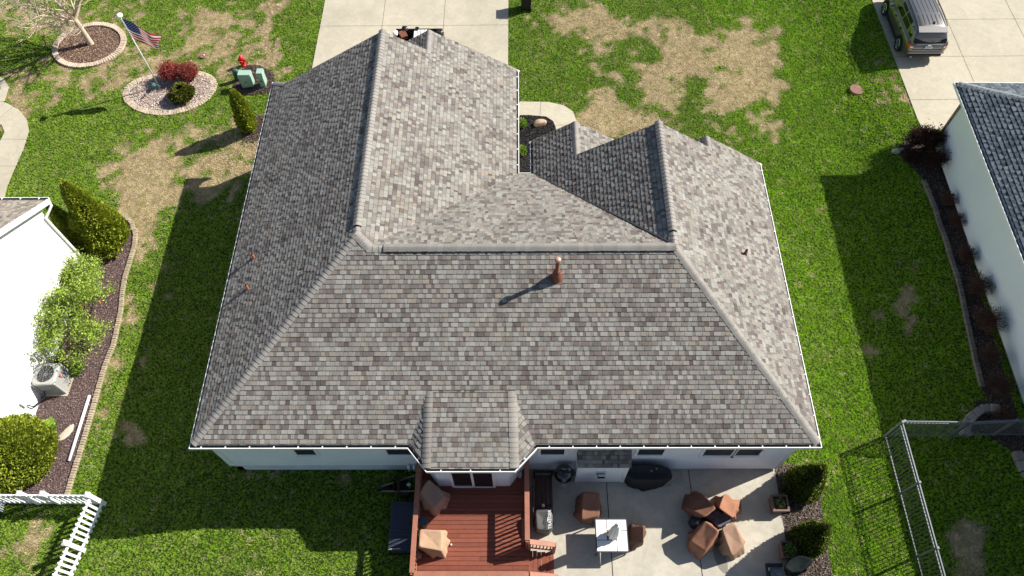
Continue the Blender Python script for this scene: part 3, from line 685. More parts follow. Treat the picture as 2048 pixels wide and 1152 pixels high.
for a in ((-2.02, .62, -1.94, 2.6), (-.78, .62, -.70, 2.6), (-2.02, 2.6, -.7, 2.68), (-1.4, .62, -1.33, 2.6), (-2.02, .6, -.7, .66)): dr.box((a[0], yd-.06, a[1]), (a[2], yd+.02, a[3]))
door = dr.build('patio_door', TRIM, house); g_ = MB(); g_.box((-1.94, yd-.03, .66), (-1.4, yd-.02, 2.6)); g_.build('pane', GLASS, door); g_ = MB(); g_.box((-1.33, yd-.045, .66), (-.78, yd-.035, 2.6)); g_.build('pane', GLASS, door)
# fireplace bump-out with its own shingled lean-to roof
ch = MB(); cx0, cx1, cyf = 1.73, 3.2, 6.53
siding(ch, (cx0, cyf), (cx1, cyf), [(0, .06), (cx1-cx0, .06), (cx1-cx0, 1.74), (0, 1.74)]); siding(ch, (cx0, wy), (cx0, cyf), [(0, .06), (.4, .06), (.4, 1.74), (0, 1.98)]); siding(ch, (cx1, cyf), (cx1, wy), [(0, .06), (.4, .06), (.4, 1.98), (0, 1.74)])
chase = ch.build('fireplace_chase', WHITE, house)
t_ = MB(); t_.box((cx0-.02, cyf-.03, .05), (cx0+.07, cyf+.02, 1.74)); t_.build('corner_board', TRIM, chase); t_ = MB(); t_.box((cx1-.07, cyf-.03, .05), (cx1+.02, cyf+.02, 1.74)); t_.build('corner_board', TRIM, chase)
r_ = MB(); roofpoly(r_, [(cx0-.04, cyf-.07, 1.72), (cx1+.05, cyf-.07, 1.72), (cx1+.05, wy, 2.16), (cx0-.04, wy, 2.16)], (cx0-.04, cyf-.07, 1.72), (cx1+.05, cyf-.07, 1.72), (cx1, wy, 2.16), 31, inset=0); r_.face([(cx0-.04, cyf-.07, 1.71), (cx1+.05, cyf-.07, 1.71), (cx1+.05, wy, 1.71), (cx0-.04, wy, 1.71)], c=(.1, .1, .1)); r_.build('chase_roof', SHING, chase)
v_ = MB(); vp = onY(1202, 945, cyf); v_.box((vp.x-.13, cyf-.05, vp.z-.16), (vp.x+.13, cyf-.005, vp.z+.14), bev=.01); v_.box((vp.x-.09, cyf-.14, vp.z-.10), (vp.x+.09, cyf-.051, vp.z+.08), bev=.02)
for i in range(3): v_.box((vp.x-.11, cyf-.155, vp.z-.09+i*.06), (vp.x+.11, cyf-.141, vp.z-.06+i*.06), 1)
v_.build('exhaust_vent', [mat('vent_metal', (.45, .47, .5), .35, metal=.6), BLACK], chase)
for u in (817, 828):
    p = onY(u, 925, wy); h_ = MB(); h_.tube([(p.x, wy-.01, .62), (p.x, wy-.10, .60), (p.x, wy-.13, .50), (p.x, wy-.13, .38)], [.05, .05, .05, .055], 10); h_.build('dryer_vent', mat('galvanised', (.62, .68, .74), .35, metal=.3), house, smooth=True)
# roof penetrations
COP = mat('copper_brown', (.22, .085, .055), .45, noise=[(20, .2)], metal=.35)
COPL = mat('copper_cap', (.55, .33, .27), .4, noise=[(20, .1)], metal=.3)
def pipe(b_, r, h, flash=.16):
    mb = MB(); mb.lathe(b_, [(r*2.0, -.06), (r*1.5, .03), (r*1.05, .06), (r, .061), (r, h), (r*.8, h), (r*.8, h-.05)], 14, close=False)
    o = mb.build('vent_pipe', COP, roof, smooth=True); return o
for u, v in ((508, 516), (496, 578)): pipe(onpl(u, v, (XL, 0, ze), (-s1, 0, 1)), .045, .24)
pb = onpl(1490, 508, (XR, 0, ze), (s2, 0, 1)); pipe(pb, .042, .22)
fb = onpl(1113, 556, (0, Yb, ze), (0, -sb, 1))
fl = MB(); q = lambda x, y: (fb.x+x, fb.y+y, fb.z+sb*y+.016)
fl.face([q(-.2, -.17), q(.17, -.17), q(.17, .2), q(-.2, .2)]); fl.face([q(-.2, -.17), q(.17, -.17), (fb.x+.17, fb.y-.17, fb.z-sb*.17), (fb.x-.2, fb.y-.17, fb.z-sb*.17)]); fo = fl.build('flue', mat('flashing_brown', (.20, .09, .075), .6, noise=[(9, .15)]), roof)
c_ = MB(); c_.lathe(fb, [(.15, -.02), (.15, .05), (.11, .3), (.075, .33), (.085, .335), (.085, .36), (.055, .37), (.055, .90)], 18, close=False); c_.build('flue_pipe', COP, fo, smooth=True)
c_ = MB(); c_.lathe(fb, [(.055, .88), (.088, .90), (.088, .95), (.07, .985), (.03, 1.0), (0.001, 1.0)], 18, close=False); c_.build('flue_cap', COPL, fo, smooth=True)

# ================================================================== NEIGHBOURING HOUSES
gl = -.45
hl_ = thing('house', (-19, 10, gl), 'white sided house with a light brown shingled gable roof at the left border', 'house')
xw = -16.12; oe = -15.84; ye = 15.25; yz = 10.3; ze3 = 3.05; sl3 = .62; zr3 = ze3+sl3*(ye-yz)
w_ = MB(); siding(w_, (xw, 5.7), (xw, 14.95), [(0, gl+.25), (9.25, gl+.25), (9.25, ze3), (4.6, zr3-.25), (0, ze3)], .115); siding(w_, (xw, 14.95), (-30, 14.95), [(0, gl), (14, gl), (14, ze3), (0, ze3)], .115)
WHW = mat('white_siding_bright', (.79, .79, .76), .6, noise=[(.8, .03), (9, .03)])
w_.build('wall', WHW, hl_)
f_ = MB(); f_.box((xw-.3, 5.75, gl-.3), (xw-.02, 14.9, gl+.26)); f_.build('foundation', FOUND, hl_)
r_ = MB(); roofpoly(r_, [(-34, ye, ze3), (oe, ye, ze3), (oe, yz, zr3), (-34, yz, zr3)], (oe, ye, ze3), (-34, ye, ze3), (-34, yz, zr3), 41, pal=PALN, inset=.08); roofpoly(r_, [(-34, 5.4, ze3), (oe, 5.4, ze3), (oe, yz, zr3), (-34, yz, zr3)], (-34, 5.4, ze3), (oe, 5.4, ze3), (oe, yz, zr3), 42, pal=PALN, inset=.08)
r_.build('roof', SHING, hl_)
f_ = MB(); f_.bar((oe-.02, ye-.05, ze3-.07), (oe-.02, yz, zr3-.09), .05, .19); f_.bar((oe-.02, 5.45, ze3-.07), (oe-.02, yz, zr3-.092), .05, .19); f_.face([(xw, ye-.1, ze3-.08), (oe, ye-.1, ze3-.08), (oe, yz, zr3-.13), (xw, yz, zr3-.13)]); f_.face([(xw, 5.5, ze3-.08), (oe, 5.5, ze3-.08), (oe, yz, zr3-.13), (xw, yz, zr3-.13)])
f_.build('rake_board', TRIM, hl_)
gutter([(oe, ye+.1), (-34, ye+.1)], ze3, hl_)
d_ = MB(); d_.tube([(oe+.0, ye+.0, ze3-.05), (oe+.05, ye-.1, ze3-.2), (xw+.08, ye-.42, ze3-.5), (xw+.07, ye-.42, ze3-.8), (xw+.07, ye-.42, gl+.1)], .045, 6); d_.build('downspout', GUT, hl_)
e_ = MB(); e_.box((xw+.0, 8.9, gl+.75), (xw+.1, 9.15, gl+1.05), bev=.01); e_.build('electric_box', mat('box_grey', (.55, .6, .65), .5), hl_)
e_ = MB(); e_.tube([(xw+.05, 9.0, gl+.75), (xw+.12, 9.05, gl+.45), (xw+.3, 9.45, gl+.3), (-15.95, 9.75, gl+.35)], .022, 6); e_.build('conduit', BLACK, hl_)

hr = thing('house', (20, 14, .35), 'white sided house with a blue grey shingled hip roof at the right border', 'house')
P0 = at(1908, 164, 3.25); P1 = at(2048, 527, 3.25); dxy = Vector((P1.x-P0.x, P1.y-P0.y)).normalized(); far = Vector((P0.x, P0.y))+dxy*17.5
ang = math.atan2(dxy.x, -dxy.y)   # slight turn
zeR = 3.25; sR = .5; ex = Vector((-dxy.y, dxy.x)); 
if ex.x < 0: ex = -ex
def R2(a_, b_, z): p = Vector((P0.x, P0.y))+ex*a_+dxy*b_; return Vector((p.x, p.y, z))
hw = 8.0
r_ = MB()
roofpoly(r_, [R2(0, 0, zeR), R2(hw, hw, zeR+sR*hw), R2(hw, 17.5-hw, zeR+sR*hw), R2(0, 17.5, zeR)], R2(0, 0, zeR), R2(0, 17.5, zeR), R2(hw, 17.5-hw, zeR+sR*hw), 51, pal=PALB, inset=.1, expo=.145, k=1.5)
roofpoly(r_, [R2(0, 0, zeR), R2(16, 0, zeR), R2(hw, hw, zeR+sR*hw)], R2(0, 0, zeR), R2(16, 0, zeR), R2(hw, hw, zeR+sR*hw), 52, pal=PALB, inset=.1, expo=.145)
roofpoly(r_, [R2(0, 17.5, zeR), R2(16, 17.5, zeR), R2(hw, 17.5-hw, zeR+sR*hw)], R2(0, 17.5, zeR), R2(16, 17.5, zeR), R2(hw, 17.5-hw, zeR+sR*hw), 53, pal=PALB, inset=.1, expo=.145)
roofpoly(r_, [R2(16, 0, zeR), R2(hw, hw, zeR+sR*hw), R2(hw, 17.5-hw, zeR+sR*hw), R2(16, 17.5, zeR)], R2(16, 0, zeR), R2(16, 17.5, zeR), R2(hw, 17.5-hw, zeR+sR*hw), 54, pal=PALB, inset=.1, expo=.145)
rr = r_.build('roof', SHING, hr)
nA = pn(R2(0, 0, zeR), R2(0, 9, zeR), R2(hw, 8, zeR+sR*hw)); nBk = pn(R2(0, 0, zeR), R2(9, 0, zeR), R2(hw, 8, zeR+sR*hw))
capline(R2(.1, .1, zeR+.05), R2(hw, hw, zeR+sR*hw), nA, nBk, .17, parent=rr, col=(.20, .22, .23))
w_ = MB(); ov = .5; wa = [R2(ov, ov, 0), R2(ov, 17.5-ov, 0), R2(16-ov, 17.5-ov, 0), R2(16-ov, ov, 0)]
siding(w_, wa[0], wa[1], [(0, .45), (16.5, .45), (16.5, 3.15), (0, 3.15)], .115); siding(w_, wa[3], wa[0], [(0, .3), (15, .3), (15, 3.15), (0, 3.15)], .115); siding(w_, wa[1], wa[2], [(0, .3), (15, .3), (15, 3.15), (0, 3.15)], .115)
w_.build('wall', mat('white_siding_cool', (.78, .81, .85), .6, noise=[(.8, .03)]), hr)
f_ = MB(); a_ = R2(ov+.03, ov+.03, .1); b_ = R2(ov+.03, 17.5-ov, .1)
f_.bar(R2(ov+.13, ov+.1, .12), R2(ov+.13, 17.4-ov, .12), .2, .8); f_.build('foundation', mat('foundation_tan', (.38, .34, .28), .9, noise=[(5, .2)], bump=(30, .4)), hr)
f_ = MB(); f_.bar(R2(ov, ov-.05, .2), R2(ov, ov-.05, 3.1), .12, .12, up=(0, 1, 0)); f_.build('brick_corner', mat('corner_brick', (.22, .17, .14), .9, noise=[(14, .4)]), hr)
gutter([tuple(R2(16, 0, 0)[:2]), tuple(R2(0, 0, 0)[:2]), tuple(R2(0, 17.5, 0)[:2])], zeR, hr, mat('gutter_green', (.05, .11, .09), .5), hang=.9)
f_ = MB(); f_.face([R2(.1, .1, zeR-.12), R2(ov, ov, zeR-.12), R2(ov, 17, zeR-.12), R2(.1, 17.4, zeR-.12)]); f_.face([R2(.1, .1, zeR-.12), R2(15.9, .1, zeR-.12), R2(15.9, ov, zeR-.12), R2(ov, ov, zeR-.12)]); f_.build('soffit', TRIM, hr)
for u, v, s_ in ((1990, 573, .09), (1985, 585, .05)):
    r = ray(u, v); A_ = Vector((wa[0].x, wa[0].y, 0)); nn = Vector((ex.x, ex.y, 0)); t = (A_-Vector((0, 0, H))).dot(nn)/r.dot(nn); p = Vector((0, 0, H))+r*t
    e_ = MB(); e_.box((p.x-.05, p.y-s_, p.z-s_), (p.x+.01, p.y+s_, p.z+s_), bev=.01); e_.build('wall_outlet', mat('outlet_tan', (.42, .40, .36), .6), hr)

# ================================================================== DECK
zd = .6; dx0, dx1, dy0, dy1 = -2.98, .26, 3.56, 6.93
deck = thing('deck', (-1.35, 5.2, 0), 'red brown stained wooden deck with railings behind the house', 'deck')
fl_ = MB(); y = dy0+.02; DC = (.185, .056, .034)
while y < dy1-.05:
    x1 = dx1 if y > 4.6 or y < 3.7 else dx1+.02
    cuts = [dx0+.02]+([random.uniform(-2, 0)] if random.random() < .3 else [])+[x1]
    for a, b_ in zip(cuts, cuts[1:]): fl_.box((a, y, zd-.035), (b_-.003, y+.121, zd), 0, jit(DC, .14), bev=.006)
    y += .127
fl_.build('deck_floor', DECK, deck)
fl_ = MB(); fl_.box((dx0, dy0, .28), (dx0+.04, dy1-.1, zd-.038)); fl_.box((dx0+.04, dy0, .28), (dx1, dy0+.04, zd-.038)); fl_.box((dx1-.04, dy0+.04, .28), (dx1, dy1-.1, zd-.038)); fl_.box((dx0+.04, dy0+.04, .5), (dx1-.04, dy1-.1, .52), 1); fl_.build('deck_frame', [RAILM, BLACK], deck)
for x in (dx0+.15, -1.3, dx1-.2):
    p = MB(); p.box((x-.05, dy0+.05, 0), (x+.05, dy0+.15, .5)); p.build('deck_post', RAILM, deck)
def railing(a, b_, zb, h=.9, cap=True, w_=.14, step=.115, both=True):
    """railing run from a to b; zb = deck height at both ends"""
    a = Vector(a); b_ = Vector(b_); L_ = (b_-a).length; d = (b_-a).normalized(); o = None
    m_ = MB(); m_.bar((a.x, a.y, a.z+h), (b_.x, b_.y, b_.z+h), w_, .035); o = m_.build('railing', RAILM, deck)
    for hh, nm in ((h-.06, 'top_rail'), (.09, 'bottom_rail')):
        m_ = MB(); m_.bar((a.x, a.y, a.z+hh), (b_.x, b_.y, b_.z+hh), .038, .085); m_.build(nm, RAILM, o)
    m_ = MB(); k = int(L_/step)
    for i in range(1, k):
        p = a.lerp(b_, i/k); m_.box((p.x-.016, p.y-.016, p.z+.06), (p.x+.016, p.y+.016, p.z+h-.03))
    q = m_.build('balusters', RAILM, o)
    for p in ([a, b_] if both else [a]):
        m_ = MB(); m_.box((p.x-.045, p.y-.045, p.z-.3), (p.x+.045, p.y+.045, p.z+h-.018)); m_.build('railing_post', RAILM, o)
railing((dx0+.03, 6.85, zd), (dx0+.03, dy0+.05, zd), 0); railing((dx0+.03+.05, dy0+.02, zd), (dx1-.05, dy0+.02, zd), 0, h=.898); railing((dx1-.04, 6.85, zd), (dx1-.04, 4.47, zd), 0)
railing((dx1+.02, 4.44, zd), (dx1+.74, 4.44, .22), 0, h=.86); railing((dx1+.02, dy0+.02, zd), (dx1+.78, dy0+.02, .22), 0, h=.86)
for i in range(3):
    z_ = zd-.17*(i+1); x_ = dx1+.25*i
    for j in range(2):
        m_ = MB(); m_.box((x_+.005+j*.125, dy0+.08, z_-.035), (x_+.122+j*.125, 4.40, z_), 0, jit(DC, .1), bev=.005); m_.build('stair_tread', DECK, deck)
m_ = MB(); m_.add([(dx1+.001, dy0+.07, .0), (dx1+.001, dy0+.07, .42), (dx1+.78, dy0+.07, 0), (dx1+.001, dy0+.11, .0), (dx1+.001, dy0+.11, .42), (dx1+.78, dy0+.11, 0)], [(0, 2, 1), (3, 4, 5), (1, 2, 5, 4)]); m_.build('stair_stringer', RAILM, deck)
m_ = MB()
for i in range(5): m_.box((dx1-.17, 4.50+i*.13, zd+.05), (dx1-.135, 4.54+i*.13, zd+.70), 0, (.2, .07, .045)); m_.box((dx1-.19, 4.47+i*.13, zd+.705), (dx1-.115, 4.59+i*.13, zd+.73), 0, jit((.28, .10, .065), .1))
m_.build('folded_gate', DECK, deck)

# ------------------------------------------------------------------ fabric covers
TAN = mat('tan_cover', (.42, .27, .175), .85, noise=[(2, .08), (9, .05)], bump=(28, .35, .008))
BRN = mat('brown_cover', (.20, .095, .062), .85, noise=[(2, .1), (9, .06)], bump=(28, .35, .008))
BRN2 = mat('brown_cover_rust', (.27, .125, .075), .85, noise=[(2, .1), (9, .06)], bump=(28, .35, .008))
BLK = mat('black_cover', (.012, .013, .016), .65, noise=[(3, .2)], bump=(60, .3, .004))
GRY = mat('grey_cover', (.075, .075, .075), .7, noise=[(3, .12)], bump=(60, .3, .004))
def cover(name, top, base, m, label, cat, group=None, gz_=0., wr=.035, seed=1, sag=.03, n=44, skirt=True, mid=.45):
    """top: corner points of the highest outline (3-D), base: outline on the ground; a draped cloth between them"""
    R = random.Random(seed); top = [Vector(p) for p in top]; base = [Vector(p) for p in base]
    def res(poly, k, rnd):
        P = poly; cum = [0]
        for i in range(len(P)): cum.append(cum[-1]+(P[(i+1) % len(P)]-P[i]).length)
        out = []
        for q in range(k):
            s_ = cum[-1]*q/k
            for i in range(len(P)):
                if s_ <= cum[i+1]: out.append(P[i].lerp(P[(i+1) % len(P)], (s_-cum[i])/(cum[i+1]-cum[i]))); break
        for _ in range(rnd): out = [(out[i-1]+out[i]*2+out[(i+1) % k])/4 for i in range(k)]
        return out
    def start(poly, c, ang):   # rotate outline so both start at a similar angle
        k = max(range(len(poly)), key=lambda i: (poly[i]-c).to_2d().normalized().dot(Vector((math.cos(ang), math.sin(ang)))))
        return poly[k:]+poly[:k]
    ct = sum(top, Vector())/len(top)
    A = lambda P: sum(P[i].x*P[(i+1) % len(P)].y-P[(i+1) % len(P)].x*P[i].y for i in range(len(P)))
    if A(top) < 0: top = top[::-1]
    if A(base) < 0: base = base[::-1]
    t = res(top, n, 1); b_ = res(base, n, 2)
    t = start(t, ct, -.8); b_ = start(b_, sum(b_, Vector())/n, -.8)
    ph = [R.uniform(0, 6.28) for _ in range(4)]; rings = []
    zs = min(p.z for p in base)
    c0 = ct-Vector((0, 0, sag))
    for f in (.0, .35, .7, .92): rings.append([c0.lerp(p, f)+Vector((0, 0, sag*(f**2)+(R.uniform(-.003, .003)+.008*math.sin(9*f+ph[0]+6.28*i/n*2))*min(1, f*2))) for i, p in enumerate(t)])
    rings.append(t)
    for f in (.06, .3, .6, .85, 1.0):
        g = f**.8; ring = []
        for i in range(n):
            p = t[i].lerp(b_[i], 1); z_ = lerp(t[i].z, b_[i].z, f); xy = t[i].lerp(b_[i], g*.9+.1*f)
            a = 6.28*i/n; wv = (math.sin(a*7+ph[0])+.7*math.sin(a*11+ph[1])+.6*math.sin(a*17+ph[2])+R.uniform(-.4, .4))*wr*f
            o = (b_[i]-ct).to_2d(); o.normalize(); ring.append(Vector((xy.x+o.x*wv, xy.y+o.y*wv, z_)))
        rings.append(ring)
    mb = MB(); vs = [p for r in rings for p in r]; fs = []
    for k in range(len(rings)-1):
        for i in range(n): fs.append((k*n+i, k*n+(i+1) % n, (k+1)*n+(i+1) % n, (k+1)*n+i))
    mb.add(vs, [tuple(reversed(f)) for f in fs]); c = sum(base, Vector())/len(base)
    o = mb.build(name, m, None, smooth=True, loc=(c.x, c.y, zs))
    bm = bmesh.new(); bm.from_mesh(o.data); bmesh.ops.remove_doubles(bm, verts=bm.verts, dist=.0015)
    bmesh.ops.smooth_vert(bm, verts=bm.verts, factor=.12, use_axis_x=True, use_axis_y=True, use_axis_z=True)
    bmesh.ops.recalc_face_normals(bm, faces=bm.faces); bm.to_mesh(o.data); bm.free()
    o.data.polygons.foreach_set('use_smooth', [True]*len(o.data.polygons))
    md = o.modifiers.new('sub', 'SUBSURF'); md.levels = 1; md.render_levels = 1
    return tag(o, label, cat, group)
pts = lambda L_: [at(u, v, z) for u, v, z in L_]
def zoom(x0, y0, s): return lambda u, v: (x0+u/s, y0+v/s)
q = zoom(820, 940, 5.433)   # deck chairs
def Q(l, off=0): return [at(*q(a, b_), z+off) for a, b_, z in l]
cv = []
cv.append(cover('covered_chair', Q([(205, 95, 1.45), (395, 290, 1.28), (262, 430, 1.15), (95, 240, 1.4)]), Q([(180, 140, .62), (330, 210, .62), (445, 270, .64), (440, 340, .62), (330, 480, .62), (240, 500, .62), (120, 380, .62), (92, 260, .62)]), mat('taupe_cover', (.30, .19, .145), .85, noise=[(2, .08)], bump=(28, .35, .008)), 'patio chair under a taupe cover in the shaded upper corner of the red deck', 'covered chair', 'covered chairs on the deck', seed=2))
cv.append(cover('covered_chair', Q([(105, 640, 1.32), (355, 655, 1.28), (350, 885, 1.24), (92, 840, 1.3)]), Q([(95, 660, .62), (250, 690, .62), (400, 650, .62), (430, 780, .62), (400, 940, .62), (330, 965, .62), (210, 930, .62), (100, 870, .62)]), TAN, 'patio chair under a light tan cover in full sun on the red deck', 'covered chair', 'covered chairs on the deck', seed=3))
def zchair(zm, top, base, m, label, seed, group, **k):
    B_ = [G(*zm(a, b_), .03) for a, b_ in base]
    return cover('covered_chair', [at(*zm(a, b_), z) for a, b_, z in top], B_, m, label, 'covered chair', group, seed=seed, **k)
zm = zoom(1350, 960, 6.775); gp = 'covered chairs around the fire pit'
zchair(zm, [(250, 280, .66), (405, 225, .72), (560, 385, 1.0), (400, 510, 1.0), (200, 400, .64)], [(75, 370), (110, 250), (190, 165), (330, 155), (400, 220), (540, 420), (390, 540), (210, 535), (150, 450)], BRN, 'brown covered chair at the upper left of the fire pit, mostly in shade', 5, gp)
zchair(zm, [(665, 180, .66), (830, 330, .62), (790, 520, .98), (590, 380, 1.0)], [(520, 250), (600, 220), (680, 200), (800, 260), (920, 320), (890, 400), (850, 500), (780, 560), (580, 440)], BRN2, 'rust brown covered chair at the upper right of the fire pit', 6, gp, wr=.05)
zchair(zm, [(410, 545, 1.0), (603, 690, 1.0), (410, 985, .60), (190, 830, .58)], [(300, 600), (440, 560), (590, 720), (560, 900), (430, 1010), (330, 1090), (250, 1040), (160, 920), (170, 740)], BRN2, 'brown covered chair at the lower left of the fire pit', 7, gp)
zchair(zm, [(625, 650, .98), (800, 570, .98), (940, 890, .66), (770, 1040, .62)], [(600, 720), (760, 600), (850, 660), (950, 860), (930, 1010), (810, 1090), (680, 1050), (560, 920)], TAN if False else mat('tan_brown_cover', (.30, .185, .125), .85, noise=[(2, .08), (9, .05)], bump=(28, .35, .008)), 'lighter tan covered chair at the lower right of the fire pit', 8, gp)
pt = cover('fire_pit', [at(*zm(a, b_), .50) for a, b_ in ((415, 505), (560, 400), (770, 520), (740, 560), (600, 650))], [G(*zm(a, b_), .03) for a, b_ in ((430, 560), (580, 440), (760, 560), (610, 680))], mat('slate_cover', (.085, .08, .10), .55, noise=[(4, .5), (12, .3)]), 'fire pit under a dark grey cover between four brown covered chairs', 'fire pit', seed=9, wr=.02)
b_ = MB(); c = G(*zm(255, 590)); b_.lathe(c, [(.0, 0), (.17, 0), (.18, .05), (.18, .40), (.15, .46), (.06, .50), (.0, .50)], 20); o = b_.build('gas_tank', mat('dark_tank', (.02, .025, .04), .4), loc=c, smooth=True); tag(o, 'round dark tank beside the left chairs of the fire pit', 'tank')
zm = zoom(1040, 860, 3.944)
zchair(zm, [(495, 490, .98), (628, 492, .98), (628, 680, .68), (482, 715, .68)], [(460, 500), (620, 500), (640, 600), (640, 700), (590, 750), (480, 735), (425, 690), (430, 590)], BRN, 'brown covered chair on the shaded patio above the white tiled table', 11, 'covered chairs at the patio table')
zchair(zm, [(868, 770, .62), (975, 755, 1.0), (975, 890, 1.0), (862, 880, .60)], [(850, 750), (920, 745), (1000, 765), (985, 850), (950, 920), (890, 955), (850, 930)], mat('dark_brown_cover', (.13, .062, .042), .85, noise=[(2, .1)], bump=(28, .35, .008)), 'dark brown covered chair at the right side of the white tiled table', 12, 'covered chairs at the patio table')
# big barbecue under a black cover
zt = lambda l, z: [at(*zm(a, b_), z) for a, b_ in l]
gr = cover('covered_grill', [at(*zm(a, b_), z) for a, b_, z in ((880, 270, 1.15), (1110, 275, 1.12), (1190, 310, 1.0), (1195, 375, .95), (1130, 400, 1.0), (880, 395, 1.05), (830, 330, 1.0))], [G(*zm(a, b_), .03) for a, b_ in ((850, 290), (1100, 290), (1195, 320), (1195, 400), (1130, 440), (1040, 480), (900, 470), (820, 420))], BLK, 'wide barbecue grill under a black cover beside the white chimney chase', 'covered grill', seed=14, wr=.03)
for a, b_ in ((1037, 322), (1078, 306)):
    p = at(*zm(a, b_), 1.155); m_ = MB(); m_.box((-.024, -.024, 0), (.024, .024, .004), M=Matrix.Translation(p) @ Matrix.Rotation(.6, 4, 'Z')); m_.build('label_tag', mat('orange_tag', (.38, .19, .12), .6), gr)
lg = MB(); c = G(*zm(1185, 440)); lg.tube([(c.x, c.y, .03), (c.x, c.y+.06, .5)], .02, 6); lg.build('grill_leg', mat('steel', (.5, .5, .52), .4, metal=.7), gr)
# pellet grill under a grey cover
zg = zoom(1040, 900, 5.76)
pg = cover('covered_grill', [at(*zg(a, b_), z) for a, b_, z in ((175, 700, 1.08), (330, 690, 1.1), (380, 740, 1.0), (372, 900, 1.0), (330, 930, .98), (190, 920, 1.0))], [G(*zg(a, b_), .03) for a, b_ in ((180, 680), (350, 700), (375, 800), (372, 960), (300, 985), (190, 960), (150, 850))], GRY, 'pellet grill under a grey cover beside the deck railing', 'covered grill', seed=15, wr=.02)
def text(body, size, M, m, parent, name='lettering'):
    cu = bpy.data.curves.new('t', 'FONT'); cu.body = body; cu.size = size; cu.extrude = .001; cu.align_x = 'CENTER'; cu.align_y = 'CENTER'
    o = bpy.data.objects.new('t', cu); COL.objects.link(o); dg = bpy.context.evaluated_depsgraph_get(); me = bpy.data.meshes.new_from_object(o.evaluated_get(dg)); bpy.data.objects.remove(o)
    me.materials.clear(); me.transform(M); r = finish(name, me, m, parent); return r
WT = mat('white_print', (.75, .75, .75), .6)
p = at(*zg(345, 800), 1.12); text('TRAEGER', .13, Matrix.Translation(p) @ Matrix.Rotation(math.pi/2, 4, 'Z'), WT, pg)
p = at(*zg(318, 800), 1.12); text('~', .22, Matrix.Translation(p) @ Matrix.Rotation(math.pi/2, 4, 'Z'), WT, pg, 'emblem')
m_ = MB(); a = at(*zg(180, 660), .78); b_ = at(*zg(378, 635), .78); m_.tube([a, b_], .035, 8); c = at(*zg(268, 640), .84); m_.box((c.x-.04, c.y-.04, c.z-.05), (c.x+.04, c.y+.04, c.z+.04), 1, bev=.01)
m_.build('side_shelf_bar', [BLACK, mat('grey_knob', (.4, .4, .4), .5)], pg)
# kettle grill
kc = at(1128, 945, .9); kc.z = .03; kg = thing('kettle_grill', kc, 'round black kettle grill against the white back wall', 'grill')
BG = mat('black_enamel', (.008, .009, .012), .18, spec=.6, coat=.5)
m_ = MB(); m_.lathe(kc, [(.001, .48), (.14, .50), (.24, .60), (.285, .74), (.29, .76)], 28, close=False); m_.build('bowl', BG, kg, smooth=True)
m_ = MB(); m_.lathe(kc, [(.295, .755), (.285, .82), (.23, .93), (.14, .99), (.05, 1.01), (.001, 1.012)], 28, close=False); ld = m_.build('lid', BG, kg, smooth=True)
m_ = MB(); m_.tube([(kc.x-.07, kc.y-.03, kc.z+1.0), (kc.x-.06, kc.y-.03, kc.z+1.06), (kc.x+.06, kc.y-.03, kc.z+1.06), (kc.x+.07, kc.y-.03, kc.z+1.0)], .012, 6); m_.build('lid_handle', BLACK, ld)
m_ = MB(); vx, vy = kc.x+.14, kc.y+.06
m_.lathe((vx, vy, kc.z+.975), [(.032, 0), (.045, .004), (.045, .01), (.032, .012)], 14, close=False); m_.bar((vx-.03, vy, kc.z+.985), (vx+.03, vy, kc.z+.985), .01, .008); m_.bar((vx, vy-.03, kc.z+.986), (vx, vy+.03, kc.z+.986), .01, .008); m_.build('lid_vent', mat('silver', (.6, .62, .64), .3, metal=.8), ld)
text('Weber', .05, Matrix.Translation((kc.x+.01, kc.y+.06, kc.z+1.015)), WT, ld)
for a in (.5, 2.6, 4.6):
    m_ = MB(); m_.tube([(kc.x+.12*math.cos(a), kc.y+.12*math.sin(a), kc.z+.55), (kc.x+.27*math.cos(a), kc.y+.27*math.sin(a), kc.z)], .012, 6); m_.build('leg', mat('leg_grey', (.25, .25, .26), .4, metal=.5), kg)
m_ = MB(); 
for dx in (-.05, 0, .05): m_.tube([(kc.x+dx*.4-.02, kc.y-.30, kc.z+.72), (kc.x+dx*1.6, kc.y-.36, kc.z+.45)], .012, 5)
m_.build('tool_hook', mat('tool_grey', (.3, .3, .3), .5), kg)
for s_ in (-1, 1):
    m_ = MB(); m_.tube([(kc.x+s_*.28, kc.y-.05, kc.z+.76), (kc.x+s_*.34, kc.y-.04, kc.z+.77), (kc.x+s_*.34, kc.y+.04, kc.z+.77), (kc.x+s_*.28, kc.y+.05, kc.z+.76)], .014, 6); m_.build('side_handle', BLACK, kg)
# bench along the deck
DW = mat('dark_bench_wood', (.055, .026, .024), .6, noise=[(3, .2, 0, (9, 1, 9))])
bc = thing('bench', (.72, 5.9, .03), 'long dark brown slatted bench beside the deck railing', 'bench')
m_ = MB(); 
for i in range(4): m_.box((.47+i*.135, 5.22, .44), (.595+i*.135, 6.62, .47), bev=.006)
m_.build('seat', DW, bc)
m_ = MB(); 
for i in range(3): m_.box((.40, 5.22, .52+i*.13), (.425, 6.62, .63+i*.13))
m_.build('backrest', DW, bc)
for y in (5.17, 6.63):
    m_ = MB(); m_.box((.42, y, .03), (.48, y+.06, .66)); m_.box((.96, y, .03), (1.02, y+.06, .66)); m_.box((.40, y-.01, .64), (1.04, y+.07, .68)); m_.build('armrest', BLACK, bc)
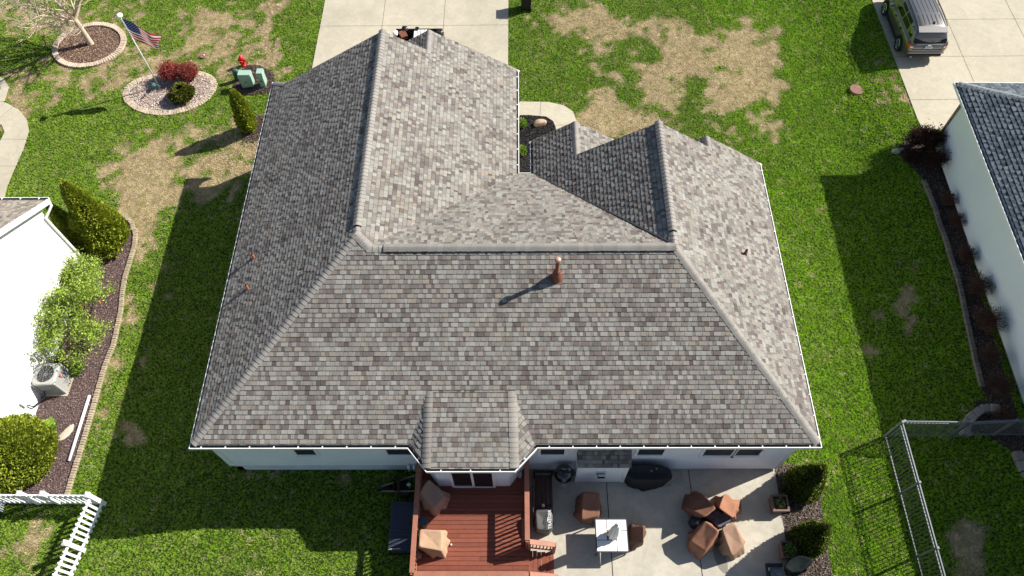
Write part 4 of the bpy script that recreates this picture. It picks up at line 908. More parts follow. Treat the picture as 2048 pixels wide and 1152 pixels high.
# tiled table and folded parasol
tb = thing('patio_table', (2.68, 4.8, .03), 'square table with white tiled top and dark frame on the patio', 'table')
TX0, TX1, TY0, TY1 = 2.205, 3.15, 4.30, 5.26; zt_ = .72
FRM = mat('table_frame', (.035, .04, .05), .45)
m_ = MB(); m_.box((TX0, TY0, zt_-.04), (TX1, TY0+.03, zt_+.002)); m_.box((TX0, TY1-.03, zt_-.04), (TX1, TY1, zt_+.002)); m_.box((TX0, TY0+.03, zt_-.04), (TX0+.03, TY1-.03, zt_+.002)); m_.box((TX1-.03, TY0+.03, zt_-.04), (TX1, TY1-.03, zt_+.002)); m_.box((TX0+.03, TY0+.03, zt_-.035), (TX1-.03, TY1-.03, zt_-.012)); m_.build('table_frame', FRM, tb)
TL = mat('white_tile', (.76, .75, .72), .25, noise=[(4, .03)]); W_ = TX1-TX0-.06; a = .30; g_ = .016
X, Y_ = TX0+.03, TY0+.03
tl = [(0, a+g_, a, W_), (a+g_, W_-a, W_, W_), (W_-a, 0, W_, W_-a-g_), (0, 0, W_-a-g_, a)]
for r_ in tl:
    m_ = MB(); m_.box((X+r_[0], Y_+r_[1], zt_-.011), (X+r_[2], Y_+r_[3], zt_+.001), bev=.003); m_.build('tile', TL, tb)
m_ = MB(); m_.box((X+a+g_, Y_+a+g_, zt_-.011), (X+W_-a-g_, Y_+W_-a-g_, zt_-.002), 0, bev=.003); m_.build('centre_panel', mat('grey_tile', (.16, .17, .18), .4), tb)
for x in (TX0+.05, TX1-.05):
    for y in (TY0+.05, TY1-.05):
        m_ = MB(); m_.tube([(x, y, .03), (x, y, zt_-.05)], .022, 8); m_.build('leg', FRM, tb)
ux, uy = 2.70, 4.75; um = thing('parasol', (ux, uy, .03), 'closed white parasol standing through the tiled table', 'parasol')
m_ = MB(); m_.tube([(ux, uy, .03), (ux, uy, 2.0)], .02, 8); m_.build('pole', mat('pole_grey', (.3, .3, .3), .5), um)
m_ = MB(); n_ = 28; vs = []; prof = [(.75, .09), (.78, .13), (.92, .16), (1.05, .115), (1.12, .135), (1.4, .125), (1.7, .10), (1.95, .075), (2.0, .08), (2.06, .02)]
for z, r in prof:
    for j in range(n_):
        a = 6.283*j/n_; k = r*(1+.20*math.sin(a*8+z*2)+random.uniform(-.05, .05)); vs.append((ux+k*math.cos(a), uy+k*math.sin(a), z))
m_.add(vs, [(i*n_+j, i*n_+(j+1) % n_, (i+1)*n_+(j+1) % n_, (i+1)*n_+j) for i in range(len(prof)-1) for j in range(n_)]); m_.build('canopy', mat('canvas_white', (.78, .77, .74), .8, noise=[(5, .06)]), um, smooth=True)
m_ = MB(); m_.lathe((ux, uy, .03), [(.0, 0), (.22, 0), (.22, .05), (.05, .08), (.03, .2), (0, .2)], 20); m_.build('base', BLACK, um)
# stool on the deck
c = at(846, 1043, 1.02); c.z = zd; st = thing('side_table', c, 'small round table with dark blue top between the two deck chairs', 'side table')
m_ = MB(); m_.lathe(c, [(.0, .40), (.135, .40), (.14, .41), (.14, .43), (.13, .44), (.0, .44)], 24); m_.build('table_top', mat('navy_top', (.035, .05, .075), .5, noise=[(9, .2)]), st)
m_ = MB(); m_.lathe(c, [(.11, 0), (.09, .2), (.11, .40)], 16); m_.build('base', mat('grey_pot', (.12, .10, .09), .7), st)
c = at(836, 1110, .75); c.z = zd; m_ = MB(); m_.lathe(c, [(0, 0), (.10, 0), (.12, .1), (.11, .2), (.05, .28), (0, .28)], 18); tag(m_.build('clay_pot', mat('clay', (.22, .11, .08), .8), loc=c, smooth=True), 'small brown pot on the deck under the sunlit chair cover', 'pot')
c = at(902, 1089, .66); c.z = zd; m_ = MB(); m_.lathe(c, [(0, 0), (.025, 0), (.03, .04), (.015, .07), (0, .07)], 10); tag(m_.build('white_ball', WT, loc=c, smooth=True), 'tiny white ball on the deck boards beside the sunlit chair cover', 'ball')
c = at(1040, 946, .9); c.z = zd; lt = thing('lantern', c, 'small white lantern in the corner of the deck behind the railing', 'lantern')
m_ = MB(); m_.lathe(c, [(0, 0), (.07, 0), (.075, .03), (.06, .05), (.0, .05)], 16); m_.build('base', mat('lantern_metal', (.45, .47, .47), .4, metal=.5), lt); m_ = MB(); m_.lathe(c, [(.055, .05), (.06, .2), (.045, .26)], 16); m_.build('glass', mat('frosted', (.55, .58, .58), .2), lt); m_ = MB(); m_.lathe(c, [(.07, .26), (.05, .32), (.02, .36), (0, .36)], 16); m_.build('cap', mat('lantern_metal'), lt)
c = at(843, 1103, .95)
# deck box, trolley
DB = mat('deck_box_lid', (.028, .036, .058), .5, noise=[(3, .15)])
bx = thing('deck_box', (-3.45, 5.07, 0), 'dark blue grey storage box in the shade against the left side of the deck', 'storage box')
m_ = MB(); m_.box((-3.78, 4.42, 0), (-3.10, 5.76, .5), bev=.02); m_.build('body', mat('deck_box_body', (.04, .04, .045), .6), bx)
m_ = MB(); m_.box((-3.82, 4.38, .5), (-3.06, 5.80, .535), bev=.01)
for i in range(12): m_.box((-3.74, 4.44+i*.112, .536), (-3.14, 4.54+i*.112, .546), bev=.004)
m_.build('lid', DB, bx)
m_ = MB(); c = at(779, 1098, .6); m_.bar((c.x-.05, c.y, .56), (c.x+.32, c.y+.02, .57), .035, .03); m_.build('prop_stick', mat('pale_wood', (.30, .27, .22), .7), bx)
zw = zoom(750, 920, 5.76); zz = .55
wb = thing('garden_cart', G(*zw(270, 300)), 'wheelbarrow with wooden handles leaning in the shade beside the deck box', 'wheelbarrow')
WD = mat('grey_wood', (.20, .15, .11), .8, noise=[(8, .2)])
for l in (((75, 305), (470, 175)), ((75, 360), (460, 358))):
    m_ = MB(); a = at(*zw(*l[0]), .42); b_ = at(*zw(*l[1]), .62); m_.bar(a, b_, .04, .04); m_.build('handle', WD, wb)
m_ = MB(); R_ = [at(*zw(a, b_), .60) for a, b_ in ((215, 225), (385, 215), (395, 350), (215, 360))]; Rb = [at(*zw(a, b_), .30) for a, b_ in ((245, 250), (365, 245), (370, 345), (250, 350))]
m_.add(R_+Rb, [(0, 1, 5, 4), (1, 2, 6, 5), (2, 3, 7, 6), (3, 0, 4, 7), (4, 5, 6, 7)]); m_.build('tray', mat('tray_brown', (.045, .028, .022), .6), wb)
m_ = MB(); a = at(*zw(130, 320), .2); m_.tube([(a.x, a.y-.06, a.z), (a.x, a.y+.06, a.z)], .2, 18); m_.build('wheel', BLACK, wb)
m_ = MB(); a = at(*zw(265, 205), .63); b_ = at(*zw(272, 365), .63); m_.bar(a, b_, .09, .02); m_.build('cross_strap', mat('strap', (.03, .016, .012), .7), wb)
m_ = MB(); a = at(*zw(388, 285), .62); m_.box((-.05, -.05, 0), (.05, .05, .005), M=Matrix.Translation(a) @ Matrix.Rotation(.78, 4, 'Z')); m_.build('sticker', mat('sticker_blue', (.35, .5, .55), .5), wb)
bg_ = cover('cooler_bag', [at(*zw(a, b_), .5) for a, b_ in ((225, 375), (405, 372), (395, 400), (240, 405))], [G(*zw(a, b_), .02) for a, b_ in ((225, 390), (410, 380), (390, 430), (290, 440), (230, 420))], mat('bag_brown', (.05, .035, .03), .7), 'dark brown bag lying between the wheelbarrow and the deck box', 'bag', wr=.015, seed=21)

# planters
def planter(px, label, seed):
    P = [at(u, v, .45) for u, v in px]; c = sum(P, Vector())/4; c.z = .03; w_ = (P[1]-P[0]).length/2; t = thing('planter', c, label, 'planter', 'square planters at the patio edge')
    PM = mat('planter_brown', (.17, .105, .085), .6, noise=[(6, .2)]); m_ = MB()
    m_.add([(c.x+sx*w_*k, c.y+sy*w_*k, z) for k, z in ((.82, .03), (.95, .40)) for sx, sy in ((-1, -1), (1, -1), (1, 1), (-1, 1))], [(0, 1, 5, 4), (1, 2, 6, 5), (2, 3, 7, 6), (3, 0, 4, 7), (3, 2, 1, 0)]); m_.build('pot', PM, t)
    m_ = MB(); o_ = w_*1.0; i_ = w_*.78
    for a in ((-o_, -o_, o_, -i_), (-o_, i_, o_, o_), (-o_, -i_, -i_, i_), (i_, -i_, o_, i_)): m_.box((c.x+a[0], c.y+a[1], .40), (c.x+a[2], c.y+a[3], .45))
    m_.build('rim', PM, t)
    m_ = MB(); m_.face([(c.x-i_, c.y-i_, .36), (c.x+i_, c.y-i_, .36), (c.x+i_, c.y+i_, .36), (c.x-i_, c.y+i_, .36)]); m_.build('soil', mat('soil_pot', (.10, .055, .04), .95, noise=[(30, .5)], bump=(40, .8, .02)), t)
    m_ = MB(); m_.tube([(c.x+o_+.0, c.y-.05+.1, .36), (c.x+o_+.05, c.y+.1, .38), (c.x+o_+.05, c.y+.0, .38), (c.x+o_, c.y-.02, .36)], .012, 5); m_.build('ring_handle', BLACK, t)
    return t, c
pl1, pc1 = planter([(1543, 990), (1576, 991), (1578, 1022), (1546, 1020)], 'square brown planter with a few green shoots at the patio edge below the first cedar', 1)
pl2, pc2 = planter([(1561, 1082), (1594, 1083), (1596, 1115), (1567, 1115)], 'square brown planter with bushier green leaves near the bottom of the patio', 2)
# side seat with cushion and black fabric thing at the bottom right
zs_ = zoom(1500, 1060, 9.309)
sl_ = thing('lounge_chair', G(*zs_(450, 800)), 'black cushioned patio seat with a grey woven footrest at the bottom edge', 'lounge chair')
m_ = MB(); a = [at(*zs_(x, y), .42) for x, y in ((290, 620), (600, 630), (600, 900), (330, 900))]
cc = sum(a, Vector())/4; m_.box((a[0].x, a[0].y-.09, .30), (a[1].x, a[0].y, .48), bev=.03); m_.box((a[0].x, a[0].y-.75, .30), (a[0].x+.085, a[0].y-.09, .48), bev=.03); m_.build('armrest', mat('navy_cushion', (.016, .02, .03), .7), sl_)
m_ = MB(); m_.box((a[0].x+.09, a[0].y-.75, .25), (a[1].x+.02, a[0].y-.095, .33), bev=.02); m_.build('seat', mat('grey_weave', (.27, .27, .27), .8, noise=[(20, .15)]), sl_)
m_ = MB(); x0 = a[0].x+.09
for s_ in (1, -1): m_.bar((x0+.03, a[0].y-.42-s_*.28, .334), (x0+.33, a[0].y-.42+s_*.05, .334), .01, .008)
m_.build('strap', BLACK, sl_)
bkc = cover('covered_chair', [at(*zs_(a_, b__), .85) for a_, b__ in ((720, 560), (900, 470), (1080, 500), (1180, 560), (1080, 650), (950, 780), (760, 800), (620, 700))], [at(*zs_(a_, b__), .06) for a_, b__ in ((700, 620), (880, 500), (1080, 560), (1150, 640), (1000, 800), (780, 870), (620, 800))], mat('black_green_cover', (.012, .017, .017), .95, spec=.05, noise=[(3, .2)]), 'chair under a black cover over the mulch below the lower planter', 'covered chair', wr=.03, seed=23, sag=.06)
m_ = MB(); m_.tube([(5.0, 4.6, .035), (5.3, 4.9, .035)], .01, 5)

# ================================================================== FRONT YARD OBJECTS
# flagpole and flag
fp = G(320, 175); hp = 3.9; pole = thing('flagpole', fp, 'slim white flagpole rising from the gravel bed', 'flagpole')
tp = G(320, 175); r = ray(246, 30); t_ = (fp.x*r.x+fp.y*r.y)/(r.x**2+r.y**2); ztop = H+t_*r.z; hp = ztop-fp.z
PW = mat('pole_white', (.72, .72, .70), .35)
m_ = MB(); m_.tube([fp, fp+Vector((0, 0, hp*.5)), fp+Vector((0, 0, hp))], [.032, .028, .022], 12); m_.build('pole', PW, pole, smooth=True)
m_ = MB(); m_.lathe(fp+Vector((0, 0, hp)), [(.0, -.02), (.05, -.02), (.12, 0), (.135, .03), (.12, .07), (.05, .10), (.0, .105)], 18); m_.build('finial_light', mat('finial_white', (.78, .78, .76), .4), pole, smooth=True)
m_ = MB(); m_.lathe(fp, [(.06, -.02), (.06, .12), (.035, .16)], 12); m_.build('collar', PW, pole)
m_ = MB(); nx_, nz_ = 52, 26; HX = Vector((fp.x+.03, fp.y, ztop-.10)); hoist = .92
F1 = onY(322, 71, fp.y-.02); F0 = onY(315, 100, fp.y-.25); top0 = HX; bot0 = HX-Vector((0, 0, hoist))
def fpt(s_, t): 
    a_ = top0.lerp(F1, s_); b_ = bot0.lerp(F0, s_); p = a_.lerp(b_, t); wv = math.sin(s_*7.5-t*2.2)*.10*s_**.6+math.sin(s_*13+t*5)*.03*s_
    sg = -.16*math.sin(math.pi*min(1, s_*1.0))*t*.9; return p+Vector((.02*math.sin(t*9)*s_, wv-.10*math.sin(t*3.1+1.2)*s_, sg))
vs = [fpt(i/nx_, j/nz_) for i in range(nx_+1) for j in range(nz_+1)]
n0 = len(m_.v); m_.v += [tuple(p) for p in vs]
for i in range(nx_):
    for j in range(nz_):
        s_, t = (i+.5)/nx_, (j+.5)/nz_; stripe = int(t*13); c_ = (.52, .012, .03) if stripe % 2 == 0 else (.78, .77, .76)
        if s_ < .4 and t < 7/13: c_ = (.018, .035, .17)
        a = n0+i*(nz_+1)+j; m_.f.append((a, a+nz_+1, a+nz_+2, a+1)); m_.mi.append(0); m_.c.append(c_)
fo = m_.build('flag', mat('flag_cloth', attr=True, rough=.7, trans=.25), loc=HX, smooth=True); tag(fo, 'american flag with red and white stripes flying from the flagpole', 'flag')
m_ = MB()
for rr_ in range(9):
    for c__ in range(6 if rr_ % 2 == 0 else 5):
        s_ = .4*((c__*2+1+(rr_ % 2))/12); t = (7/13)*(rr_+1)/10; p = fpt(s_, t); du = (fpt(s_+.01, t)-p).normalized(); dv = (fpt(s_, t+.01)-p).normalized(); nn = du.cross(dv).normalized()
        for sgn in (1, -1):
            P_ = []
            for k in range(10):
                a = 2*math.pi*k/10+math.pi/2; rd = .021 if k % 2 == 0 else .009; P_.append(p+nn*.004*sgn+du*rd*math.cos(a)-dv*rd*math.sin(a))
            m_.face(P_)
m_.build('star', WT, fo)
# landscape lights
def lamp(c, label, green=True):
    t = thing('garden_light', c, label, 'garden light'); m_ = MB(); m_.tube([c, c+Vector((0, 0, .28))], .014, 6); m_.build('stake', mat('verdigris' if green else 'black_plastic', (.10, .30, .25), .6), t)
    m_ = MB(); m_.lathe(c, [(.0, .26), (.06, .26), (.105, .30), (.09, .34), (.04, .36), (.0, .37)], 16); m_.build('lamp_shade', mat('verdigris', (.10, .30, .25), .6), t, smooth=True); return t
lamp(G(314, 180), 'small green path light beside the foot of the flagpole')
lc = G(292, 196); t = thing('spotlight', lc, 'low black spotlight on the gravel at the lower left of the flagpole', 'spotlight'); m_ = MB(); m_.tube([lc, lc+Vector((0, 0, .12))], .012, 6); m_.build('stake', BLACK, t); m_ = MB(); m_.tube([lc+Vector((-.02, .02, .12)), lc+Vector((.04, .0, .2))], .045, 10); m_.build('lamp_head', BLACK, t)
# hydrant
hb_ = G(488, 131); RED = mat('hydrant_red', (.55, .012, .015), .35, coat=.3); hs = .9
hy = thing('fire_hydrant', hb_, 'bright red fire hydrant beside the green utility boxes', 'fire hydrant')
m_ = MB(); m_.lathe(hb_, [(.0, 0), (.13, 0), (.13, .03), (.085, .035), (.085, .36), (.115, .37), (.115, .40), (.09, .41)], 18, close=False); m_.build('barrel', RED, hy, smooth=True)
m_ = MB(); m_.lathe(hb_, [(.115, .40), (.12, .42), (.10, .47), (.06, .52), (.03, .53), (.03, .57), (.0, .575)], 18, close=False); m_.build('bonnet', RED, hy, smooth=True)
for dx, dy, r_ in ((1, 0, .055), (-1, 0, .055), (0, -1, .075)):
    m_ = MB(); b_ = hb_+Vector((0, 0, .30)); m_.tube([b_+Vector((dx*.06, dy*.06, 0)), b_+Vector((dx*.13, dy*.13, 0)), b_+Vector((dx*.135, dy*.135, 0)), b_+Vector((dx*.17, dy*.17, 0))], [r_*.8, r_*.8, r_, r_], 10); m_.build('nozzle', RED, hy)
# utility boxes
GRN = mat('utility_green', (.30, .43, .36), .5, noise=[(3, .05)]); GRD = mat('utility_green_dark', (.045, .10, .09), .45)
def ubox(px, w_, d_, h_, label, rz=0.):
    c = G(*px); t = thing('utility_box', c, label, 'utility box', rz=rz); M = Matrix.Translation(c) @ Matrix.Rotation(rz, 4, 'Z')
    m_ = MB(); m_.box((-w_/2, -d_/2, -.02), (w_/2, d_/2, h_*.8), 0, M=M, bev=.01); m_.build('body', GRN, t)
    m_ = MB(); vs = [(x, y, z) for x, y, z in ((-w_/2-.015, -d_/2-.02, h_*.78), (w_/2+.015, -d_/2-.02, h_*.78), (w_/2+.015, d_/2+.015, h_*.78), (-w_/2-.015, d_/2+.015, h_*.78), (-w_/2-.01, -d_/2+.04, h_), (w_/2+.01, -d_/2+.04, h_), (w_/2+.01, d_/2, h_), (-w_/2-.01, d_/2, h_))]
    m_.add([M @ Vector(p) for p in vs], [(3, 2, 1, 0), (4, 5, 6, 7), (0, 1, 5, 4), (1, 2, 6, 5), (2, 3, 7, 6), (3, 0, 4, 7)]); m_.build('lid', GRN, t)
    m_ = MB(); m_.box((-.03, -d_/2-.028, h_*.45), (.03, -d_/2-.011, h_*.5), M=M); m_.build('latch', BLACK, t); return t
ubox((498, 170), .50, .34, .70, 'wide pale green utility cabinet between the dark green pedestal and the narrow box'); ubox((529, 169), .23, .34, .76, 'narrow pale green utility cabinet nearest the house roof')
c = G(478, 160); m_ = MB(); m_.lathe(c, [(.14, 0), (.145, .5), (.13, .58), (.06, .62), (0, .625)], 18, sx=1., sy=.7); tag(m_.build('utility_pedestal', GRD, loc=c, smooth=True), 'rounded dark green utility pedestal left of the pale green boxes', 'utility pedestal')
def lid(px, r, label, col):
    c = G(*px); c.z += .03; t = thing('manhole_cover', c, label, 'access cover'); m_ = MB(); m_.lathe(c, [(0, -.05), (r, -.05), (r, .02), (r*.94, .03), (r*.9, .022), (0, .022)], 28); m_.build('plate', mat('lid_'+str(int(r*100)), col, .7, noise=[(9, .2)]), t)
    m_ = MB()
    for k in range(10):
        a = 6.283*k/10; m_.bar(c+Vector((r*.25*math.cos(a), r*.25*math.sin(a), .026)), c+Vector((r*.8*math.cos(a), r*.8*math.sin(a), .026)), .02, .008)
    m_.build('rib', mat('lid_rib', (.30, .17, .14), .7), t); return t, c
lid((1713, 180), .285, 'round reddish brown access cover in the lawn left of the right driveway', (.24, .12, .10)); t, c = lid((406, 113), .15, 'small brown access cover with a white spot in the front lawn', (.20, .11, .09)); m_ = MB(); m_.lathe(c+Vector((.06, .03, .03)), [(0, 0), (.035, 0), (.03, .02), (0, .025)], 10); m_.build('valve_cap', WT, t)
# trash bin near the driveway
c = G(1052, 17); bn = thing('trash_bin', c, 'black wheeled trash bin standing on the grass beside the driveway', 'trash bin')
m_ = MB(); m_.add([c+Vector(p) for p in ((-.20, -.2, .05), (.20, -.2, .05), (.20, .2, .05), (-.20, .2, .05), (-.25, -.25, .92), (.25, -.25, .92), (.25, .27, .92), (-.25, .27, .92))], [(3, 2, 1, 0), (4, 5, 6, 7), (0, 1, 5, 4), (1, 2, 6, 5), (2, 3, 7, 6), (3, 0, 4, 7)]); m_.build('body', mat('bin_black', (.014, .014, .018), .5), bn)
m_ = MB(); m_.box(c+Vector((-.27, -.28, .92)), c+Vector((.27, .30, .98)), bev=.03); m_.build('lid', mat('bin_lid', (.012, .012, .014), .5), bn)
m_ = MB(); m_.tube([c+Vector((-.2, -.33, .9)), c+Vector((.2, -.33, .9))], .018, 6); m_.build('handle', BLACK, bn)
for s_ in (-.22, .22): m_ = MB(); m_.tube([c+Vector((s_-.02, -.2, .1)), c+Vector((s_+.02, -.2, .1))], .1, 14); m_.build('wheel', BLACK, bn)
# utility trailer with junk behind the garage ridge
tr = thing('trailer', (-4.1, 26.3, 0), 'dark utility trailer loaded with debris behind the garage ridge', 'trailer')
DKM = mat('trailer_dark', (.022, .02, .02), .6, noise=[(6, .3)])
m_ = MB(); TX0_, TX1_, TY0_, TY1_ = -5.25, -3.25, 23.7, 25.95
m_.box((TX0_, TY0_, .45), (TX1_, TY1_, .52)); m_.box((TX0_, TY1_-.04, .52), (TX1_, TY1_, 1.0)); m_.box((TX0_, TY0_, .52), (TX0_+.04, TY1_-.04, 1.0)); m_.box((TX1_-.04, TY0_, .52), (TX1_, TY1_-.04, 1.0)); m_.build('bed', DKM, tr)
for x in (TX0_-.12, TX1_+.12): m_ = MB(); m_.tube([(x-.09, 24.8, .33), (x+.09, 24.8, .33)], .33, 18); m_.build('wheel', BLACK, tr)
m_ = MB(); m_.tube([(-4.6, 23.69, .5), (-4.2, 22.9, .5), (-3.8, 23.69, .5)], .03, 6); m_.build('tongue', DKM, tr)
m_ = MB(); 
bx0 = at(829, 58, 1.02).x
for i in range(4): m_.box((bx0+i*.145, 24.3, .98), (bx0+.115+i*.145, 25.86, 1.02))
tag(m_.build('white_boards', mat('board_white', (.80, .78, .74), .6), loc=(-3.9, 25.8, .98)), 'row of white boards lying on the loaded trailer', 'boards')
m_ = MB(); p = at(806, 70, .95); m_.box((-.15, -.17, -.12), (.15, .17, .10), M=Matrix.Translation(p) @ Matrix.Rotation(.5, 4, 'Z') @ Matrix.Rotation(.25, 4, 'X'), bev=.01); tag(m_.build('wooden_drawer', mat('drawer', (.16, .06, .03), .6), loc=p), 'reddish brown wooden box tipped in the trailer', 'box')
for l, px_, r_, colr, sd in (('crumpled white plastic bag at the left end of the trailer', (791, 66), .13, (.75, .75, .75), 1), ('black rubbish bag at the front of the trailer', (809, 58), .15, (.01, .01, .012), 2), ('smaller black rubbish bag beside the white boards', (834, 57), .09, (.012, .012, .014), 3), ('dark tarp heap at the right end of the trailer', (880, 66), .20, (.03, .03, .028), 4)):
    p = at(*px_, 1.05); m_ = MB(); R = random.Random(sd); vs = []; n1_, n2_ = 9, 14
    for i in range(n1_+1):
        for j in range(n2_):
            a = math.pi*i/n1_; b_ = 6.283*j/n2_; k = r_*R.uniform(.72, 1.12); vs.append(p+Vector((k*math.sin(a)*math.cos(b_), k*math.sin(a)*math.sin(b_)*1.1, k*math.cos(a)*.75)))
    m_.add(vs, [(i*n2_+j, (i+1)*n2_+j, (i+1)*n2_+(j+1) % n2_, i*n2_+(j+1) % n2_) for i in range(n1_) for j in range(n2_)]); tag(m_.build('rubbish_bag', mat('bag_%d' % sd, colr, .35), loc=p, smooth=False), l, 'bag')
# stones
def rock(c, rx, ry, rz_, col, label, seed, rot=0., name='boulder'):
    R = random.Random(seed); bm = bmesh.new(); bmesh.ops.create_icosphere(bm, subdivisions=3, radius=1)
    ax = [(Vector((R.gauss(0, 1), R.gauss(0, 1), R.gauss(0, .7))).normalized(), R.uniform(.6, .9)) for _ in range(9)]
    for v in bm.verts:
        for a, d in ax:
            e = v.co.dot(a)-d
            if e > 0: v.co -= a*e
        v.co *= 1+R.uniform(-.03, .03); v.co = Matrix.Rotation(rot, 3, 'Z') @ Vector((v.co.x*rx, v.co.y*ry, v.co.z*rz_))
    me = bpy.data.meshes.new(name); bm.to_mesh(me); bm.free(); a = me.attributes.new('col', 'FLOAT_COLOR', 'FACE'); a.data.foreach_set('color', [x for _ in me.polygons for x in (*col, 1)])
    o = finish(name, me, STONE, None); o.location = c; return tag(o, label, 'rock')
rock(G(1080, 246, .1), .28, .20, .18, (.40, .28, .20), 'tan boulder on black mulch between the two roof wings', 1, .3)
rock(G(131, 867, .03), .42, .16, .07, (.48, .40, .33), 'flat pale elongated stone lying on reddish mulch at the left', 2, .95, 'flat_stone')
rock(G(1792, 302, .08), .17, .13, .13, (.42, .38, .32), 'pale round stone at the tip of the shaded right bed', 3)
rock(G(1803, 299, .05), .15, .07, .06, (.30, .25, .21), 'thin brown stone next to the pale round stone in the right bed', 4, .4)
rock(G(2018, 842, .08), .18, .14, .12, (.16, .13, .12), 'dark stone inside the curved stone wall at the right', 5)
# white drain pipe lying on the mulch
a = G(179, 791, .07); b_ = G(138, 922, .07); m_ = MB(); m_.tube([a, a.lerp(b_, .5), b_], .05, 10); o = m_.build('drain_pipe', mat('pipe_white', (.70, .70, .74), .3), loc=a, smooth=True); tag(o, 'white drain pipe lying along the block border of the left bed', 'pipe')
# air conditioner
ag = -.43; A0 = G(70, 770); c = (at(62, 765, .42)+at(75, 728, .42)+at(115, 727, .42)+at(108, 772, .42))/4; c.z = ag; ac = thing('air_conditioner', c, 'grey air conditioner unit with a round fan grille beside the left white wall', 'air conditioner', rz=.05)
M = Matrix.Translation(c) @ Matrix.Rotation(.05, 4, 'Z'); hA = .86; wA = .37
ACG = mat('ac_grey', (.36, .36, .35), .5); ACD = mat('ac_dark', (.035, .037, .04), .6)
m_ = MB(); m_.box((-wA+.04, -wA+.04, .05), (wA-.04, wA-.04, hA-.08), M=M); m_.build('coil', ACD, ac)
for i in range(12):
    z_ = .08+i*.058; m_ = MB(); m_.box((-wA, -wA, z_), (wA, -wA+.03, z_+.022), M=M); m_.box((wA-.03, -wA+.03, z_), (wA, wA-.03, z_+.022), M=M); m_.box((-wA, -wA+.03, z_), (-wA+.03, wA-.03, z_+.022), M=M); m_.box((-wA, wA-.03, z_), (wA, wA, z_+.022), M=M); m_.build('louver', ACG, ac)
for sx in (-1, 1):
    for sy_ in (-1, 1): m_ = MB(); m_.box((sx*wA-.035, sy_*wA-.035, .02), (sx*wA+.035, sy_*wA+.035, hA-.05), M=M @ Matrix.Scale(.96, 4, (1, 0, 0)) @ Matrix.Scale(.96, 4, (0, 1, 0)), bev=.02); m_.build('corner_post', ACG, ac)
m_ = MB(); n_ = 40; ro = []; ri = []
for j in range(n_):
    a = 6.283*j/n_; s_ = wA+.02; ca, sa = math.cos(a), math.sin(a); k = s_/max(abs(ca), abs(sa)); k = min(k, s_*1.22); ro.append(M @ Vector((k*ca, k*sa, hA-.03))); ri.append(M @ Vector((.30*ca, .30*sa, hA)))
rl = [p-Vector((0, 0, .07)) for p in ro]; rd = [p-Vector((0, 0, .14)) for p in ri]; rm = [o_.lerp(i_, .3)+Vector((0, 0, .018)) for o_, i_ in zip(ro, ri)]
V_ = rl+ro+rm+ri+rd; m_.add(V_, [(k*n_+j, k*n_+(j+1) % n_, (k+1)*n_+(j+1) % n_, (k+1)*n_+j) for k in range(4) for j in range(n_)]); m_.build('top_cover', ACG, ac, smooth=False)
m_ = MB(); m_.lathe(c+Vector((0, 0, hA-.15)), [(.3, 0), (0, 0)], 24, close=False); m_.build('fan_well', BLACK, ac)
m_ = MB()
for k in range(3):
    a = k*2.094+.4; vs = [Vector((.05*math.cos(a), .05*math.sin(a), hA-.11)), Vector((.27*math.cos(a-.28), .27*math.sin(a-.28), hA-.12)), Vector((.28*math.cos(a+.45), .28*math.sin(a+.45), hA-.06)), Vector((.05*math.cos(a+.9), .05*math.sin(a+.9), hA-.08))]; m_.face([M @ v for v in vs])
m_.build('fan_blade', mat('fan_dark', (.10, .10, .11), .4), ac)
m_ = MB(); m_.lathe(c+Vector((0, 0, hA-.12)), [(.07, 0), (.07, .1), (.0, .11)], 16); m_.build('fan_hub', mat('hub_grey', (.14, .14, .15), .4), ac)
m_ = MB()
for r_ in (.10, .17, .24, .295):
    m_.tube([M @ Vector((r_*math.cos(6.283*j/24), r_*math.sin(6.283*j/24), hA+.015-.0)) for j in range(25)], .003, 4)
for k in range(12):
    a = 6.283*k/12; m_.tube([M @ Vector((.07*math.cos(a), .07*math.sin(a), hA+.018)), M @ Vector((.305*math.cos(a), .305*math.sin(a), hA+.012))], .0035, 4)
m_.build('grille', mat('grille_wire', (.25, .25, .25), .4), ac)
m_ = MB(); m_.box((wA+.003, -.04, hA-.27), (wA+.01, .05, hA-.21), M=M); m_.build('badge', mat('badge_red', (.6, .03, .03), .4), ac)
m_ = MB(); m_.box((c.x-.45, c.y-.45, ag-.03), (c.x+.45, c.y+.45, ag+.035)); m_.build('pad', CONC, ac)

